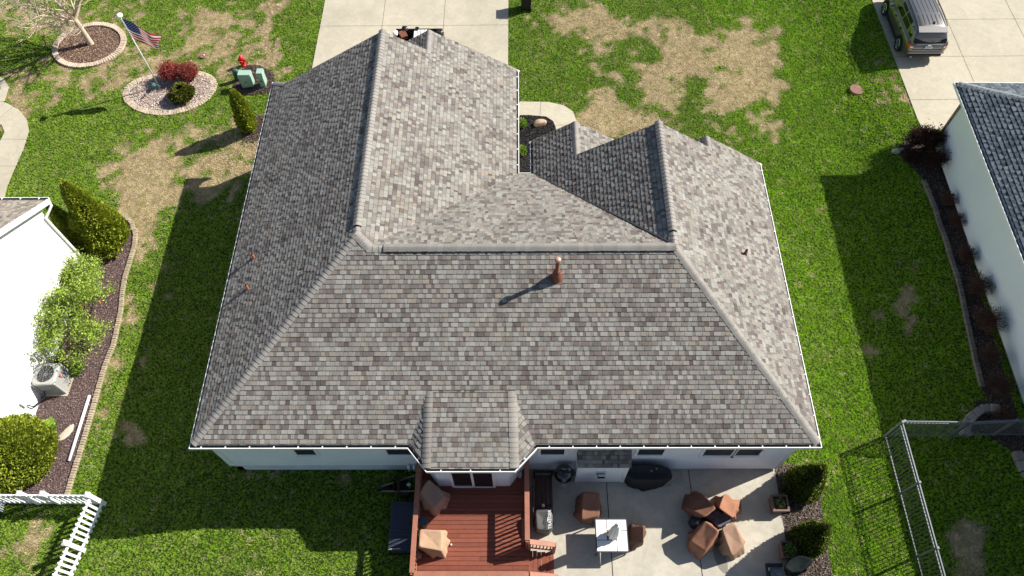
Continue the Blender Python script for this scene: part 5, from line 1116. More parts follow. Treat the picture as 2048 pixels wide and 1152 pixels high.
# ================================================================== SUV on the right driveway
def wheel(t, x, y, r, w_, M, side):
    m_ = MB(); ax = M @ Vector((x, y, r)); 
    def ring(prof, n_=28):
        vs = [M @ Vector((x+dx, y+rr*math.cos(6.283*j/n_), r+rr*math.sin(6.283*j/n_))) for rr, dx in prof for j in range(n_)]
        return vs, [(i*n_+j, i*n_+(j+1) % n_, (i+1)*n_+(j+1) % n_, (i+1)*n_+j) for i in range(len(prof)-1) for j in range(n_)]
    h = w_/2*side
    v, f = ring([(r*.66, h*.9), (r*.9, h), (r, h*.7), (r, -h*.7), (r*.9, -h), (r*.5, -h)]); m_.add(v, f); wo_ = m_.build('wheel', mat('tyre', (.012, .012, .013), .85), t)
    m_ = MB(); v, f = ring([(r*.67, h*.92), (r*.62, h*.95), (r*.60, h*.6), (r*.2, h*.5), (.001, h*.5)]); m_.add(v, f, 1)
    for k in range(5):
        a = k*1.2566+.3
        for da in (-.13, .13):
            c_, s_ = math.cos(a+da), math.sin(a+da); c2, s2_ = math.cos(a+da*.4), math.sin(a+da*.4)
            p = M @ Vector((x+h*.9, y+c2*r*.12, r+s2_*r*.12)); q = M @ Vector((x+h*.93, y+c_*r*.62, r+s_*r*.62)); m_.bar(p, q, .055, .03, 0)
    v, f = ring([(r*.68, h*.93), (r*.60, h*.99)]); m_.add(v, f, 0); v, f = ring([(r*.16, h*.97), (.001, h*1.0)]); m_.add(v, f, 0)
    m_.build('rim', [mat('rim_silver', (.62, .64, .66), .25, metal=.9), mat('rim_dark', (.03, .03, .03), .5)], wo_)
def suv():
    c = Vector((17.12, 24.42, .38)); rz = -.004
    t = thing('suv', c, 'taupe grey suv with roof rails parked on the right neighbouring driveway', 'car', rz=rz)
    M = Matrix.Translation(c) @ Matrix.Rotation(rz, 4, 'Z') @ Matrix.Diagonal((.86, .79, .83, 1))
    PT = mat('car_paint', (.17, .165, .158), .32, metal=.7, coat=1.0, spec=.5); DK = mat('car_trim_black', (.015, .015, .016), .5); GL = mat('car_glass', (.012, .012, .014), .12, spec=.2)
    st = [(-.02, .70, .42, .78), (.0, .84, .38, .80), (.06, .93, .33, 1.08), (.25, .975, .28, 1.12), (.7, 1.0, .26, 1.13), (1.3, 1.0, .24, 1.12), (2.5, 1.0, .24, 1.09), (3.5, 1.0, .24, 1.07), (4.0, .985, .25, 1.05), (4.6, .95, .28, .98), (4.9, .86, .32, .88), (5.02, .70, .38, .72)]
    m_ = MB(); rings = []
    for y, w_, zb, zt in st:
        r_ = [(0, zb), (w_*.86, zb), (w_*.97, zb+.1), (w_, zb+.28), (w_, lerp(zb, zt, .62)), (w_*.985, zt-.12), (w_*.955, zt-.04), (w_*.88, zt), (w_*.5, zt+.025), (0, zt+.03)]
        rings.append([Vector((x, y, z)) for x, z in r_]+[Vector((-x, y, z)) for x, z in r_[-2:0:-1]])
    k = len(rings[0]); m_.add([M @ p for r_ in rings for p in r_], [(i*k+j, (i+1)*k+j, (i+1)*k+(j+1) % k, i*k+(j+1) % k) for i in range(len(rings)-1) for j in range(k)]+[tuple(range(k)), tuple((len(rings)-1)*k+j for j in range(k-1, -1, -1))])
    body = m_.build('body', PT, t, smooth=True)
    # greenhouse: body coloured shell, glass panels just proud of it
    gh = [(.10, .86, .55, 1.10, 1.14), (.30, .88, .66, 1.12, 1.50), (.48, .88, .69, 1.12, 1.69), (.75, .90, .71, 1.13, 1.755), (1.6, .91, .73, 1.12, 1.785), (2.6, .91, .72, 1.11, 1.775), (3.05, .90, .68, 1.10, 1.72), (3.5, .89, .66, 1.09, 1.42), (3.95, .88, .62, 1.08, 1.12)]
    m_ = MB(); rings = []
    for y, wb_, wt, zb, zt in gh:
        tt = max(0, min(1, (zt-zb)/.6)); wt2 = lerp(wb_, wt, tt)
        r_ = [(wb_, zb-.04), (lerp(wb_, wt2, .5)+.01, lerp(zb, zt, .5)), (wt2, zt-.045*tt), (wt2-.06, zt-.01), (wt2*.5, zt+.012), (0, zt+.016)]
        rings.append([Vector((x, y, z)) for x, z in r_]+[Vector((-x, y, z)) for x, z in r_[-2::-1]])
    k = len(rings[0]); m_.add([M @ p for r_ in rings for p in r_], [(i*k+j, (i+1)*k+j, (i+1)*k+j+1, i*k+j+1) for i in range(len(rings)-1) for j in range(k-1)]); m_.add([M @ p for p in rings[0]], [tuple(range(k))])
    m_.build('cabin', PT, t, smooth=True)
    def gw(s_, y, f, off=.012):   # point on side glass
        for i in range(len(gh)-1):
            if gh[i][0] <= y <= gh[i+1][0]:
                q = (y-gh[i][0])/(gh[i+1][0]-gh[i][0]); wb_, wt, zb, zt = (lerp(gh[i][j], gh[i+1][j], q) for j in (1, 2, 3, 4)); break
        tt = max(0, min(1, (zt-zb)/.6)); wt2 = lerp(wb_, wt, tt)
        x = lerp(wb_, lerp(wb_, wt2, .5)+.01, f*2) if f < .5 else lerp(lerp(wb_, wt2, .5)+.01, wt2, f*2-1); z = lerp(zb-.04, zt-.045*tt, f)
        return M @ Vector((s_*(x+off), y, z))
    for s_ in (-1, 1):
        for (ya, yb_, yc, yd_) in ((1.02, 1.9, 1.12, 1.9), (1.98, 2.85, 1.98, 2.78)):
            m_ = MB(); n_ = 6
            for i in range(n_):
                for a_, b_ in ((.14, .5), (.5, .86)):
                    P = [gw(s_, lerp(lerp(ya, yc, a_), lerp(yb_, yd_, a_), i/n_), a_), gw(s_, lerp(lerp(ya, yc, a_), lerp(yb_, yd_, a_), (i+1)/n_), a_), gw(s_, lerp(lerp(ya, yc, b_), lerp(yb_, yd_, b_), (i+1)/n_), b_), gw(s_, lerp(lerp(ya, yc, b_), lerp(yb_, yd_, b_), i/n_), b_)]
                    m_.face(P)
            m_.build('side_window', GL, t)
        m_ = MB(); P = [gw(s_, y, f) for y, f in ((.42, .16), (.82, .16), (.9, .5), (.86, .8), (.74, .84), (.52, .62))]; m_.face(P); m_.build('quarter_window', GL, t)
        m_ = MB(); m_.tube([M @ Vector((s_*(.70), y, z)) for y, z in ((.62, 1.76), (.8, 1.80), (1.6, 1.83), (2.6, 1.82), (2.95, 1.76))], .02, 6); m_.build('roof_rail', DK, t)
        m_ = MB(); m_.box((s_*1.0, 3.0, 1.06), (s_*1.2, 3.12, 1.22), M=M, bev=.04); m_.build('mirror', PT, t)
        m_ = MB()
        for y in (1.35, 2.35): m_.box((s_*.995, y, .96), (s_*1.03, y+.18, .99), M=M, bev=.008)
        m_.build('door_handle', DK, t)
        for y0 in (.98, 1.93, 2.95): m_ = MB(); m_.box((s_*.99, y0, .42), (s_*1.004, y0+.012, 1.06), M=M); m_.build('door_seam', DK, t)
        m_ = MB(); m_.box((s_*.985, 1.25, .26), (s_*1.015, 3.3, .42), M=M); m_.build('sill_trim', DK, t)
        for y in (.94, 3.80):
            m_ = MB(); n_ = 18
            vs = [M @ Vector((s_*(x_), y+rr*math.cos(math.pi*j/n_), .40+rr*math.sin(math.pi*j/n_))) for x_, rr in ((1.006, .375), (1.012, .44), (.97, .46), (.8, .375)) for j in range(n_+1)]
            m_.add(vs, [(i*(n_+1)+j, i*(n_+1)+j+1, (i+1)*(n_+1)+j+1, (i+1)*(n_+1)+j) for i in range(2) for j in range(n_)]); m_.build('wheel_arch', DK, t)
            m_ = MB(); m_.face([M @ Vector((s_*1.004, y+.4*math.cos(math.pi*j/n_), .40+.4*math.sin(math.pi*j/n_))) for j in range(n_+1)]+[M @ Vector((s_*1.004, y-.4, .24)), M @ Vector((s_*1.004, y+.4, .24))]); m_.build('wheel_well', mat('black_plastic'), t)
            wheel(t, s_*.93, y, .385, .25, M, s_)
        m_ = MB(); m_.add([M @ Vector(p) for p in ((s_*.70, -.015, .86), (s_*.92, .03, .84), (s_*1.0, .34, .93), (s_*.985, .36, 1.10), (s_*.90, .07, 1.08), (s_*.70, .035, 1.05), (s_*.72, .1, .95))], [(0, 1, 4, 5), (1, 2, 3, 4)]); m_.build('tail_light', mat('tail_red', (.42, .012, .015), .2, coat=1.), t)
        m_ = MB(); m_.add([M @ Vector(p) for p in ((s_*.74, -.018, .90), (s_*.88, .015, .89), (s_*.87, .03, .97), (s_*.74, .005, .98))], [(0, 1, 2, 3)]); m_.build('reverse_light', WT, t)
        m_ = MB(); m_.tube([M @ Vector((s_*.62, -.05, .36)), M @ Vector((s_*.62, .1, .36))], .045, 10); m_.build('exhaust', mat('chrome', (.7, .7, .7), .15, metal=1.), t)
    m_ = MB(); m_.add([M @ Vector(p) for p in ((-.78, .085, 1.13), (.78, .085, 1.13), (.80, .155, 1.25), (.69, .42, 1.62), (-.69, .42, 1.62), (-.80, .155, 1.25))], [(0, 1, 2, 5), (5, 2, 3, 4)]); m_.build('rear_window', GL, t)
    m_ = MB(); m_.add([M @ Vector(p) for p in ((-.70, .26, 1.66), (.70, .26, 1.66), (.68, .60, 1.765), (-.68, .60, 1.765), (-.70, .27, 1.625), (.70, .27, 1.625), (.70, .44, 1.64), (-.70, .44, 1.64))], [(0, 1, 2, 3), (4, 5, 1, 0), (7, 6, 5, 4)]); m_.build('spoiler', PT, t)
    for i in range(6):
        x = -.5+i*.2; m_ = MB()
        for y0, y1 in ((.72, 1.5), (1.62, 2.7)): m_.tube([M @ Vector((x, lerp(y0, y1, q), 1.775+.018*math.sin(math.pi*lerp(y0, y1, q)/3.4)+.008)) for q in (0, .33, .66, 1)], .0075, 5)
        m_.build('roof_rib', mat('rib_grey', (.10, .11, .12), .4), t)
    m_ = MB(); p = M @ Vector((.12, .84, 1.80)); m_.lathe(p, [(.0, -.02), (.045, -.02), (.03, .035), (.0, .05)], 10, sy=1.5); m_.build('antenna', DK, t)
    m_ = MB(); m_.bar(M @ Vector((.02, .07, 1.16)), M @ Vector((.50, .13, 1.23)), .025, .02); m_.build('wiper', mat('wiper_grey', (.12, .12, .12), .4), t)
    m_ = MB(); m_.box((-.66, .0, 1.075), (.66, .055, 1.115), M=M, bev=.01); m_.build('liftgate_trim', mat('satin_trim', (.42, .42, .43), .25, metal=.8), t)
    m_ = MB(); m_.lathe(M @ Vector((0, -.01, 1.09)), [(0, -.03), (.05, -.03), (.05, .03), (0, .03)], 14, sx=1.5, sy=.4); m_.build('emblem', mat('chrome'), t)
    m_ = MB(); m_.box((-.72, -.045, .80), (.72, -.012, .815), M=M); m_.build('liftgate_gap', DK, t)
    m_ = MB(); m_.box((-.86, -.09, .56), (.86, .02, .70), M=M, bev=.05); m_.build('bumper', mat('bumper_silver', (.30, .29, .28), .35, metal=.5), t)
    m_ = MB(); m_.box((-.80, -.06, .34), (.80, .05, .555), M=M, bev=.05); m_.build('lower_bumper', DK, t)
    m_ = MB(); m_.box((-.17, -.04, .87), (.17, -.022, 1.02), M=M, bev=.004); pl_ = m_.build('licence_plate', mat('plate_white', (.62, .66, .72), .4), t)
    m_ = MB(); 
    for i in range(6): m_.box((-.13+i*.045, -.044, .915), (-.10+i*.045, -.0405, .975), M=M)
    m_.build('plate_mark', mat('plate_blue', (.05, .22, .5), .4), pl_)
    m_ = MB(); m_.box((-.10, -.03, .82), (.10, -.02, .85), M=M); m_.build('gate_handle', DK, t)
    m_ = MB(); P = [gw(1, 3.12, .9, .0), gw(-1, 3.12, .9, .0), gw(-1, 3.9, .3, .0), gw(1, 3.9, .3, .0)]; m_.face([p+Vector((0, .01, .03)) for p in P]); m_.build('windscreen', GL, t)
suv()

# ================================================================== FENCES
def metal_fence(posts, label, h=1.37, step=.105):
    """aluminium fence through the given ground points"""
    P = [Vector(p) for p in posts]; t = thing('metal_fence', P[0], label, 'fence')
    FM = mat('fence_metal', (.15, .16, .18), .35, metal=.3)
    for p in P:
        m_ = MB(); m_.box((p.x-.032, p.y-.032, p.z-.1), (p.x+.032, p.y+.032, p.z+h+.01)); m_.box((p.x-.042, p.y-.042, p.z+h+.01), (p.x+.042, p.y+.042, p.z+h+.035), bev=.01); m_.build('fence_post', FM, t)
    for a, b_ in zip(P, P[1:]):
        for hh, w_ in ((h-.02, .038), (h-.17, .035), (.12, .035)):
            m_ = MB(); m_.bar(a+Vector((0, 0, hh)), b_+Vector((0, 0, hh)), w_, .032); m_.build('rail', FM, t)
        m_ = MB(); L_ = (b_-a).length; k = int(L_/step)
        for i in range(1, k):
            p = a.lerp(b_, i/k); m_.box((p.x-.008, p.y-.008, p.z+.03), (p.x+.008, p.y+.008, p.z+h-.03))
        m_.build('picket_panel', FM, t)
    return t
zf = lambda x, y: Vector((x, y, float(T(x, y))))
metal_fence([zf(11.71, 8.02-1.85*i) for i in range(6)], 'long grey metal fence running down the lawn towards the bottom edge')
metal_fence([zf(11.78, 8.05), zf(13.7, 7.98), zf(14.95, 7.93), zf(16.25, 7.88)], 'short grey metal fence run with a gate from the corner to the right house')
def picket_fence(a, b_, label, h=1.07, endpost=True, firstpost=True, posts=None):
    a = Vector(a); b_ = Vector(b_); t = thing('picket_fence', a, label, 'fence'); L_ = (b_-a).length; d = (b_-a).normalized(); nn = Vector((-d.y, d.x, 0)).normalized(); VW = mat('vinyl_white', (.80, .81, .83), .35)
    ang = math.atan2(d.y, d.x)
    for hh in (.14, h-.20):
        m_ = MB(); m_.bar(a+Vector((0, 0, hh)), b_+Vector((0, 0, hh)), .045, .09); m_.build('rail', VW, t)
    ps = [k for k in (posts or [])]
    if firstpost: ps = [0.]+ps
    if endpost: ps.append(L_)
    for s_ in ps:
        p = a+d*s_; M = Matrix.Translation(p) @ Matrix.Rotation(ang, 4, 'Z'); m_ = MB(); m_.box((-.062, -.062, -.1), (.062, .062, h+.02), M=M); po = m_.build('fence_post', VW, t)
        m_ = MB(); m_.add([M @ Vector(q_) for q_ in ((-.08, -.08, h+.021), (.08, -.08, h+.021), (.08, .08, h+.021), (-.08, .08, h+.021), (-.08, -.08, h+.045), (.08, -.08, h+.045), (.08, .08, h+.045), (-.08, .08, h+.045), (0, 0, h+.10))], [(3, 2, 1, 0), (0, 1, 5, 4), (1, 2, 6, 5), (2, 3, 7, 6), (3, 0, 4, 7), (4, 5, 8), (5, 6, 8), (6, 7, 8), (7, 4, 8)]); m_.build('post_cap', VW, po)
    k = int(L_/.155)
    for i in range(k):
        s_ = (i+.5)*L_/k
        if any(abs(s_-q_) < .09 for q_ in ps): continue
        p = a+d*s_; M = Matrix.Translation(p) @ Matrix.Rotation(ang, 4, 'Z'); m_ = MB()
        pr = [(-.038, .05), (.038, .05), (.038, h-.09), (.025, h-.03), (0, h), (-.025, h-.03), (-.038, h-.09)]; n_ = len(pr)
        for y0 in (.024,): m_.add([M @ Vector((x, y0, z)) for x, z in pr]+[M @ Vector((x, y0+.02, z)) for x, z in pr], [tuple(range(n_)), tuple(range(2*n_-1, n_-1, -1))]+[((j+1) % n_, j, n_+j, n_+(j+1) % n_) for j in range(n_)])
        m_.build('picket', VW, t)
    return t
cpx = zf(*G(209, 1008)[:2]); 
picket_fence(cpx, zf(cpx.x-.72, cpx.y-4.2), 'white picket fence run leading down from the corner post to the bottom edge', firstpost=True, posts=[1.42, 2.9])
picket_fence(zf(cpx.x-.13, cpx.y+.02), zf(cpx.x-4.6, cpx.y+.06), 'white picket fence run going left from the corner post below the round cedar', firstpost=False, posts=[1.25, 1.95, 3.3])

# ================================================================== PLANTS
def leaf_arrays(P, size, asp, up, cols, R, dirs=None, jitter=.9):
    n_ = len(P); t = R.normal(size=(n_, 3))*jitter; t[:, 2] += up
    if dirs is not None: t += dirs
    t /= np.linalg.norm(t, axis=1)[:, None]+1e-9
    b_ = R.normal(size=(n_, 3)); b_ -= t*(b_*t).sum(1)[:, None]; b_ /= np.linalg.norm(b_, axis=1)[:, None]+1e-9
    L_ = (size*R.uniform(.6, 1.3, n_))[:, None]; W_ = L_*asp
    V = np.stack([P, P+t*L_*.5+b_*W_*.5, P+t*L_, P+t*L_*.5-b_*W_*.5], 1)
    C = np.array(cols)[R.integers(0, len(cols), n_)]*R.uniform(.75, 1.25, (n_, 1))
    return V.reshape(-1, 3), np.arange(n_*4).reshape(-1, 4), C
def tree_twigs(parent, base, segs, name='trunk', col=(.12, .085, .06), n_=6):
    m_ = MB()
    for pts_, rad in segs: m_.tube(pts_, rad, n_, c=jit(col, .15), cap=False)
    return m_.build(name, TWIG, parent, smooth=True)
ARB = [(.30, .36, .032), (.23, .29, .025), (.40, .45, .045), (.13, .18, .018), (.33, .36, .035)]
ARBD = [(.08, .12, .018), (.13, .17, .025), (.05, .08, .014), (.19, .21, .03)]
def arborvitae(c, rad, h, prof, n_, label, seed, cols=ARB, size=.085, name='cedar', lean=(0, 0), lump=.16, squash=1., group=None, upd=1.1):
    R = np.random.default_rng(seed); c = Vector(c); t = thing(name, c, label, 'cedar', group)
    u = R.uniform(0, 1, n_)**.85; a = R.uniform(0, 2*np.pi, n_)
    pr = np.interp(u, [p[0] for p in prof], [p[1] for p in prof])
    kk = R.uniform(.72, 1.03, n_)
    lum = 1+lump*(vnoise(a*3/np.pi*2+50, u*h*2.6, 1.0, seed)-.5)*2+lump*.8*(vnoise(a*9+9, u*h*7, 1.0, seed+3)-.5)
    r = rad*pr*kk*lum; x = r*np.cos(a)+lean[0]*u*h; y = r*np.sin(a)*squash+lean[1]*u*h; z = u*h*(1+.04*(vnoise(a*5, a*0, 1., seed+5)-.5))
    P = np.stack([c.x+x, c.y+y, c.z+z], 1); d = np.stack([np.cos(a), np.sin(a), np.zeros(n_)], 1)*.9
    V, F, C = leaf_arrays(P, size, .55, upd, cols, R, d, .45)
    arrmesh('crown', V, F, C, LEAF, t)
    m_ = MB(); k = 14; vs = []; zz = np.linspace(.04, .93, 9)
    for q in zz:
        rr = rad*.74*float(np.interp(q, [p[0] for p in prof], [p[1] for p in prof]))
        for j in range(k): vs.append((c.x+lean[0]*q*h+rr*math.cos(6.283*j/k), c.y+lean[1]*q*h+rr*squash*math.sin(6.283*j/k), c.z+q*h))
    m_.add(vs, [(i*k+j, i*k+(j+1) % k, (i+1)*k+(j+1) % k, (i+1)*k+j) for i in range(len(zz)-1) for j in range(k)], 0, cols[1]); m_.build('inner_foliage', LEAF, t)
    m_ = MB(); m_.tube([c-Vector((0, 0, .05)), c+Vector((0, 0, h*.3))], [.05, .03], 7, c=(.10, .07, .05)); m_.build('trunk', TWIG, t); return t
cone = [(0, .75), (.08, .95), (.18, 1.), (.4, .82), (.65, .54), (.85, .30), (1, .06)]
column = [(0, .7), (.1, .95), (.35, 1.), (.65, .82), (.88, .45), (1, .12)]
egg = [(0, .7), (.15, .95), (.4, 1.), (.65, .86), (.85, .55), (1, .14)]
arborvitae(G(226, 484), .82, 3.55, cone, 30000, 'tallest pointed green cedar at the corner of the left white house', 1, size=.11, lump=.22)
arborvitae(G(176, 497), .46, 2.75, cone, 14000, 'smaller pointed green cedar squeezed between the tallest cedar and the white wall', 2, size=.10, lump=.2)
gc = at(52, 985, -.45); arborvitae((gc.x-.30, gc.y+1.05, -.45), 1.14, 2.15, egg, 32000, 'large rounded yellow green cedar at the left border above the picket fence', 3, cols=[(.28, .34, .03), (.20, .26, .025), (.36, .41, .045), (.14, .18, .02)], size=.10, lump=.08)
arborvitae(G(500, 258), .36, 2.15, column, 11000, 'slim upright cedar beside the left edge of the big roof', 4, size=.085)
arborvitae(G(1598, 975), .50, 2.05, cone, 15000, 'dark pointed cedar in the mulch at the upper right of the patio', 5, cols=ARBD, size=.09)
arborvitae(G(1606, 1085), .49, 1.95, cone, 14000, 'dark pointed cedar in the mulch between the two square planters', 6, cols=ARBD, size=.09)
arborvitae(G(1630, 1200), .55, 1.75, cone, 12000, 'cedar cut off by the bottom edge beside the patio mulch', 7, cols=ARBD+[(.14, .17, .02)], size=.09)
arborvitae(G(369, 196), .47, .62, [(0, .75), (.3, 1), (.6, .95), (.85, .7), (1, .35)], 9000, 'round dark green bush in front of the red shrubs on the gravel bed', 8, cols=[(.15, .165, .022), (.08, .10, .015), (.22, .22, .035), (.045, .06, .01)], size=.08, name='bush', lump=.25, upd=.5)
def shrub(c, rad, h, nst, label, seed, col=(.20, .05, .045), leafc=None, nl=0, ls=.05, name='shrub', spread=1., cat='shrub', twr=.006, sub=4, group=None):
    R = random.Random(seed); c = Vector(c); t = thing(name, c, label, cat, group); m_ = MB(); ends = []
    for i in range(nst):
        a = R.uniform(0, 6.283); s_ = R.random()**.6*spread; tip = c+Vector((rad*s_*math.cos(a), rad*s_*math.sin(a), h*R.uniform(.7, 1.05)*math.sqrt(max(.15, 1-.55*s_*s_))))
        mid = c.lerp(tip, .5)+Vector((R.uniform(-.08, .08)*rad, R.uniform(-.08, .08)*rad, h*.1)); m_.tube([c+Vector((R.uniform(-.05, .05), R.uniform(-.05, .05), -.02)), mid, tip], [twr*1.6, twr*1.1, twr*.5], 4, c=jit(col, .25), cap=False)
        ends.append(tip)
        for k in range(sub):
            f = R.uniform(.35, .95); p = c.lerp(tip, f)+Vector((0, 0, h*.1*(1-abs(2*f-1)))); q = p+Vector((R.gauss(0, .16)*rad, R.gauss(0, .16)*rad, R.uniform(.02, .3)*h)); m_.tube([p, q], [twr*.7, twr*.35], 3, c=jit(col, .25), cap=False); ends.append(q)
    m_.build('branches', TWIG, t)
    if nl:
        RR = np.random.default_rng(seed); E_ = np.array([list(e) for e in ends]); P = E_[RR.integers(0, len(E_), nl)]; f = RR.uniform(0, .55, (nl, 1)); P = P*(1-f)+np.array(list(c+Vector((0, 0, h*.3))))*f; P = P+RR.normal(size=(nl, 3))*rad*.07
        V, F, C = leaf_arrays(P, ls, .6, .3, leafc, RR); arrmesh('foliage', V, F, C, LEAF, t)
    return t
REDL = [(.36, .06, .055), (.27, .04, .04), (.45, .10, .08), (.16, .025, .025)]
shrub(G(348, 160), .56, .85, 190, 'left red barberry shrub on the gravel bed behind the green bush', 1, (.22, .05, .045), REDL, 8500, .055, twr=.006)
shrub(G(384, 162), .54, .82, 180, 'right red barberry shrub on the gravel bed with a tan tuft beside it', 2, (.26, .07, .05), [(.30, .06, .05), (.24, .045, .04), (.36, .10, .07), (.14, .025, .02)], 7500, .055, twr=.006)
GL_ = [(.15, .26, .03), (.20, .32, .045), (.11, .19, .025), (.24, .36, .06)]
def clump(c, rad, h, n_, ls, label, seed, cols, name='plant', cat='plant', asp=.35, group=None):
    R = np.random.default_rng(seed); c = Vector(c); t = thing(name, c, label, cat, group)
    a = R.uniform(0, 6.283, n_); r = rad*R.uniform(.1, .8, n_)**.8; d = np.stack([np.cos(a), np.sin(a), R.uniform(.1, .8, n_)], 1)*1.2
    P = np.stack([c.x+r*np.cos(a)*.8, c.y+r*np.sin(a)*.8, c.z+h*R.uniform(.15, 1, n_)*(1-.5*(r/rad)**2)], 1)
    V, F, C = leaf_arrays(P, ls, asp, .2, cols, R, d, .35); arrmesh('leaves', V, F, C, LEAF, t)
    m_ = MB()
    for i in range(14):
        q = c+Vector((random.uniform(-1, 1)*rad*.5, random.uniform(-1, 1)*rad*.5, h*.7)); m_.tube([c, q], [.007, .004], 4, c=(.09, .12, .03), cap=False)
    m_.build('stems', TWIG, t); return t
clump(G(157, 740), .32, .35, 800, .11, 'spiky bright green plant on the mulch right of the air conditioner', 1, GL_, asp=.22)
clump(G(99, 862), .36, .3, 230, .19, 'leafy yellow green plant on the mulch left of the flat stone', 2, [(.26, .38, .05), (.20, .31, .04), (.32, .44, .08)], asp=.55)
clump(G(1043, 252), .28, .35, 900, .07, 'upper small green bush on black mulch beside the roof edge', 3, GL_, asp=.5, group='small bushes in the black mulch'); clump(G(1043, 306), .28, .35, 900, .07, 'lower small green bush on black mulch beside the roof edge', 4, GL_, asp=.5, group='small bushes in the black mulch')
clump((pc1.x, pc1.y, .38), .19, .18, 90, .07, 'few green shoots growing in the upper square planter', 5, [(.16, .24, .07), (.22, .30, .08)], asp=.4, name='potted_plant'); clump((pc2.x, pc2.y-.03, .38), .22, .2, 300, .09, 'bushy green leaves growing in the lower square planter', 6, [(.13, .22, .05), (.24, .36, .08), (.09, .15, .04)], asp=.45, name='potted_plant')
# big loose shrub with fresh leaves by the left wall
def leafy(c, label):
    R = random.Random(5); c = Vector(c); t = thing('shrub', c, label, 'shrub'); m_ = MB(); tips = []
    def grow(p, d, L_, r, lvl):
        q = p+d*L_; mid = p+d*L_*.5+Vector((R.gauss(0, 1), R.gauss(0, 1), R.gauss(0, .6)))*L_*.06; m_.tube([p, mid, q], [r, r*.85, r*.65], 5, c=jit((.11, .08, .055), .2), cap=False)
        if lvl >= 2: tips.append((mid, lvl))
        if lvl >= 3: tips.append((q, lvl)); 
        if lvl == 4: return
        for k in range(R.choice((3, 4))):
            nd = (d+Vector((R.gauss(0, .55), R.gauss(0, .55), R.gauss(.08, .35)))).normalized(); grow(q if k else mid, nd, L_*R.uniform(.6, .85), r*.6, lvl+1)
    for k in range(8):
        a = 6.283*k/8+R.uniform(-.3, .3); grow(c+Vector((R.uniform(-.1, .1), R.uniform(-.1, .1), 0)), Vector((math.cos(a)*.6, math.sin(a)*.95, 1)).normalized(), R.uniform(.68, .95), .022, 0)
    m_.build('branches', TWIG, t); RR = np.random.default_rng(4); E_ = np.array([list(e[0]) for e in tips]); n_ = 17000; P = E_[RR.integers(0, len(E_), n_)]+RR.normal(size=(n_, 3))*.085
    keep = P[:, 0] > xw+.1; P = P[keep]; V, F, C = leaf_arrays(P, .075, .6, .3, [(.27, .38, .045), (.34, .46, .07), (.20, .30, .035), (.38, .50, .09), (.13, .21, .03)], RR); arrmesh('foliage', V, F, C, LEAF, t)
    fl_ = MB(); 
    for u, v in ((177, 578), (200, 604), (163, 612), (215, 590)):
        p = at(u, v, 1.1)
        for j in range(4): q = p+Vector((R.uniform(-.04, .04), R.uniform(-.04, .04), R.uniform(-.03, .03))); fl_.lathe(q, [(0, -.015), (.022, 0), (0, .015)], 6)
    fl_.build('blossom', mat('orange_blossom', (.65, .20, .02), .6), t)
leafy(G(182, 640)+Vector((-.1, 0, 0)), 'loose shrub with fresh light green leaves against the left white wall')
# dark shrubs in the right bed
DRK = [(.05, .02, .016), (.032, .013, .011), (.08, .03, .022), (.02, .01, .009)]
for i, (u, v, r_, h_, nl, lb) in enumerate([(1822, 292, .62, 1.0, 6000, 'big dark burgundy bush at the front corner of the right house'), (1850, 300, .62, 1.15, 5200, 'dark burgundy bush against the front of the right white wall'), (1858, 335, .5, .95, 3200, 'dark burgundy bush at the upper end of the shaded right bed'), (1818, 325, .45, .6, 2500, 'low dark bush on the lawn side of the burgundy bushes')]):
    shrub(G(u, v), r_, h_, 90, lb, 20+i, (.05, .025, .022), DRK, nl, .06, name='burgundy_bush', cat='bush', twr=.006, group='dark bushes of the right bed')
BRT = [(.09, .045, .035), (.06, .03, .025), (.12, .07, .05)]
for i, (u, v, r_, h_, nl, lb) in enumerate([(1888, 410, .3, .55, 260, 'small twiggy shrub just below the burgundy bushes by the right wall'), (1902, 450, .32, .55, 200, 'thin bare shrub at the upper third of the right wall'), (1922, 520, .35, .6, 500, 'brown twiggy shrub below a small wall bracket of the right wall'), (1942, 585, .45, .8, 700, 'reddish brown barberry reaching onto the right white wall'), (1958, 655, .5, .95, 900, 'widest reddish barberry in front of the two wall outlets'), (1966, 720, .4, .65, 350, 'brown dried shrub beside the lower half of the right wall'), (1985, 780, .45, .6, 400, 'dried grassy shrub above the curved stone wall'), (2000, 845, .4, .4, 300, 'low brown dried plant inside the curved stone wall')]):
    shrub(G(u, v), r_*1.2, h_*1.1, 120, lb, 40+i, (.10, .05, .038), BRT, nl*3, .045, name='dry_shrub', cat='shrub', twr=.0055, group='dried shrubs along the right wall')
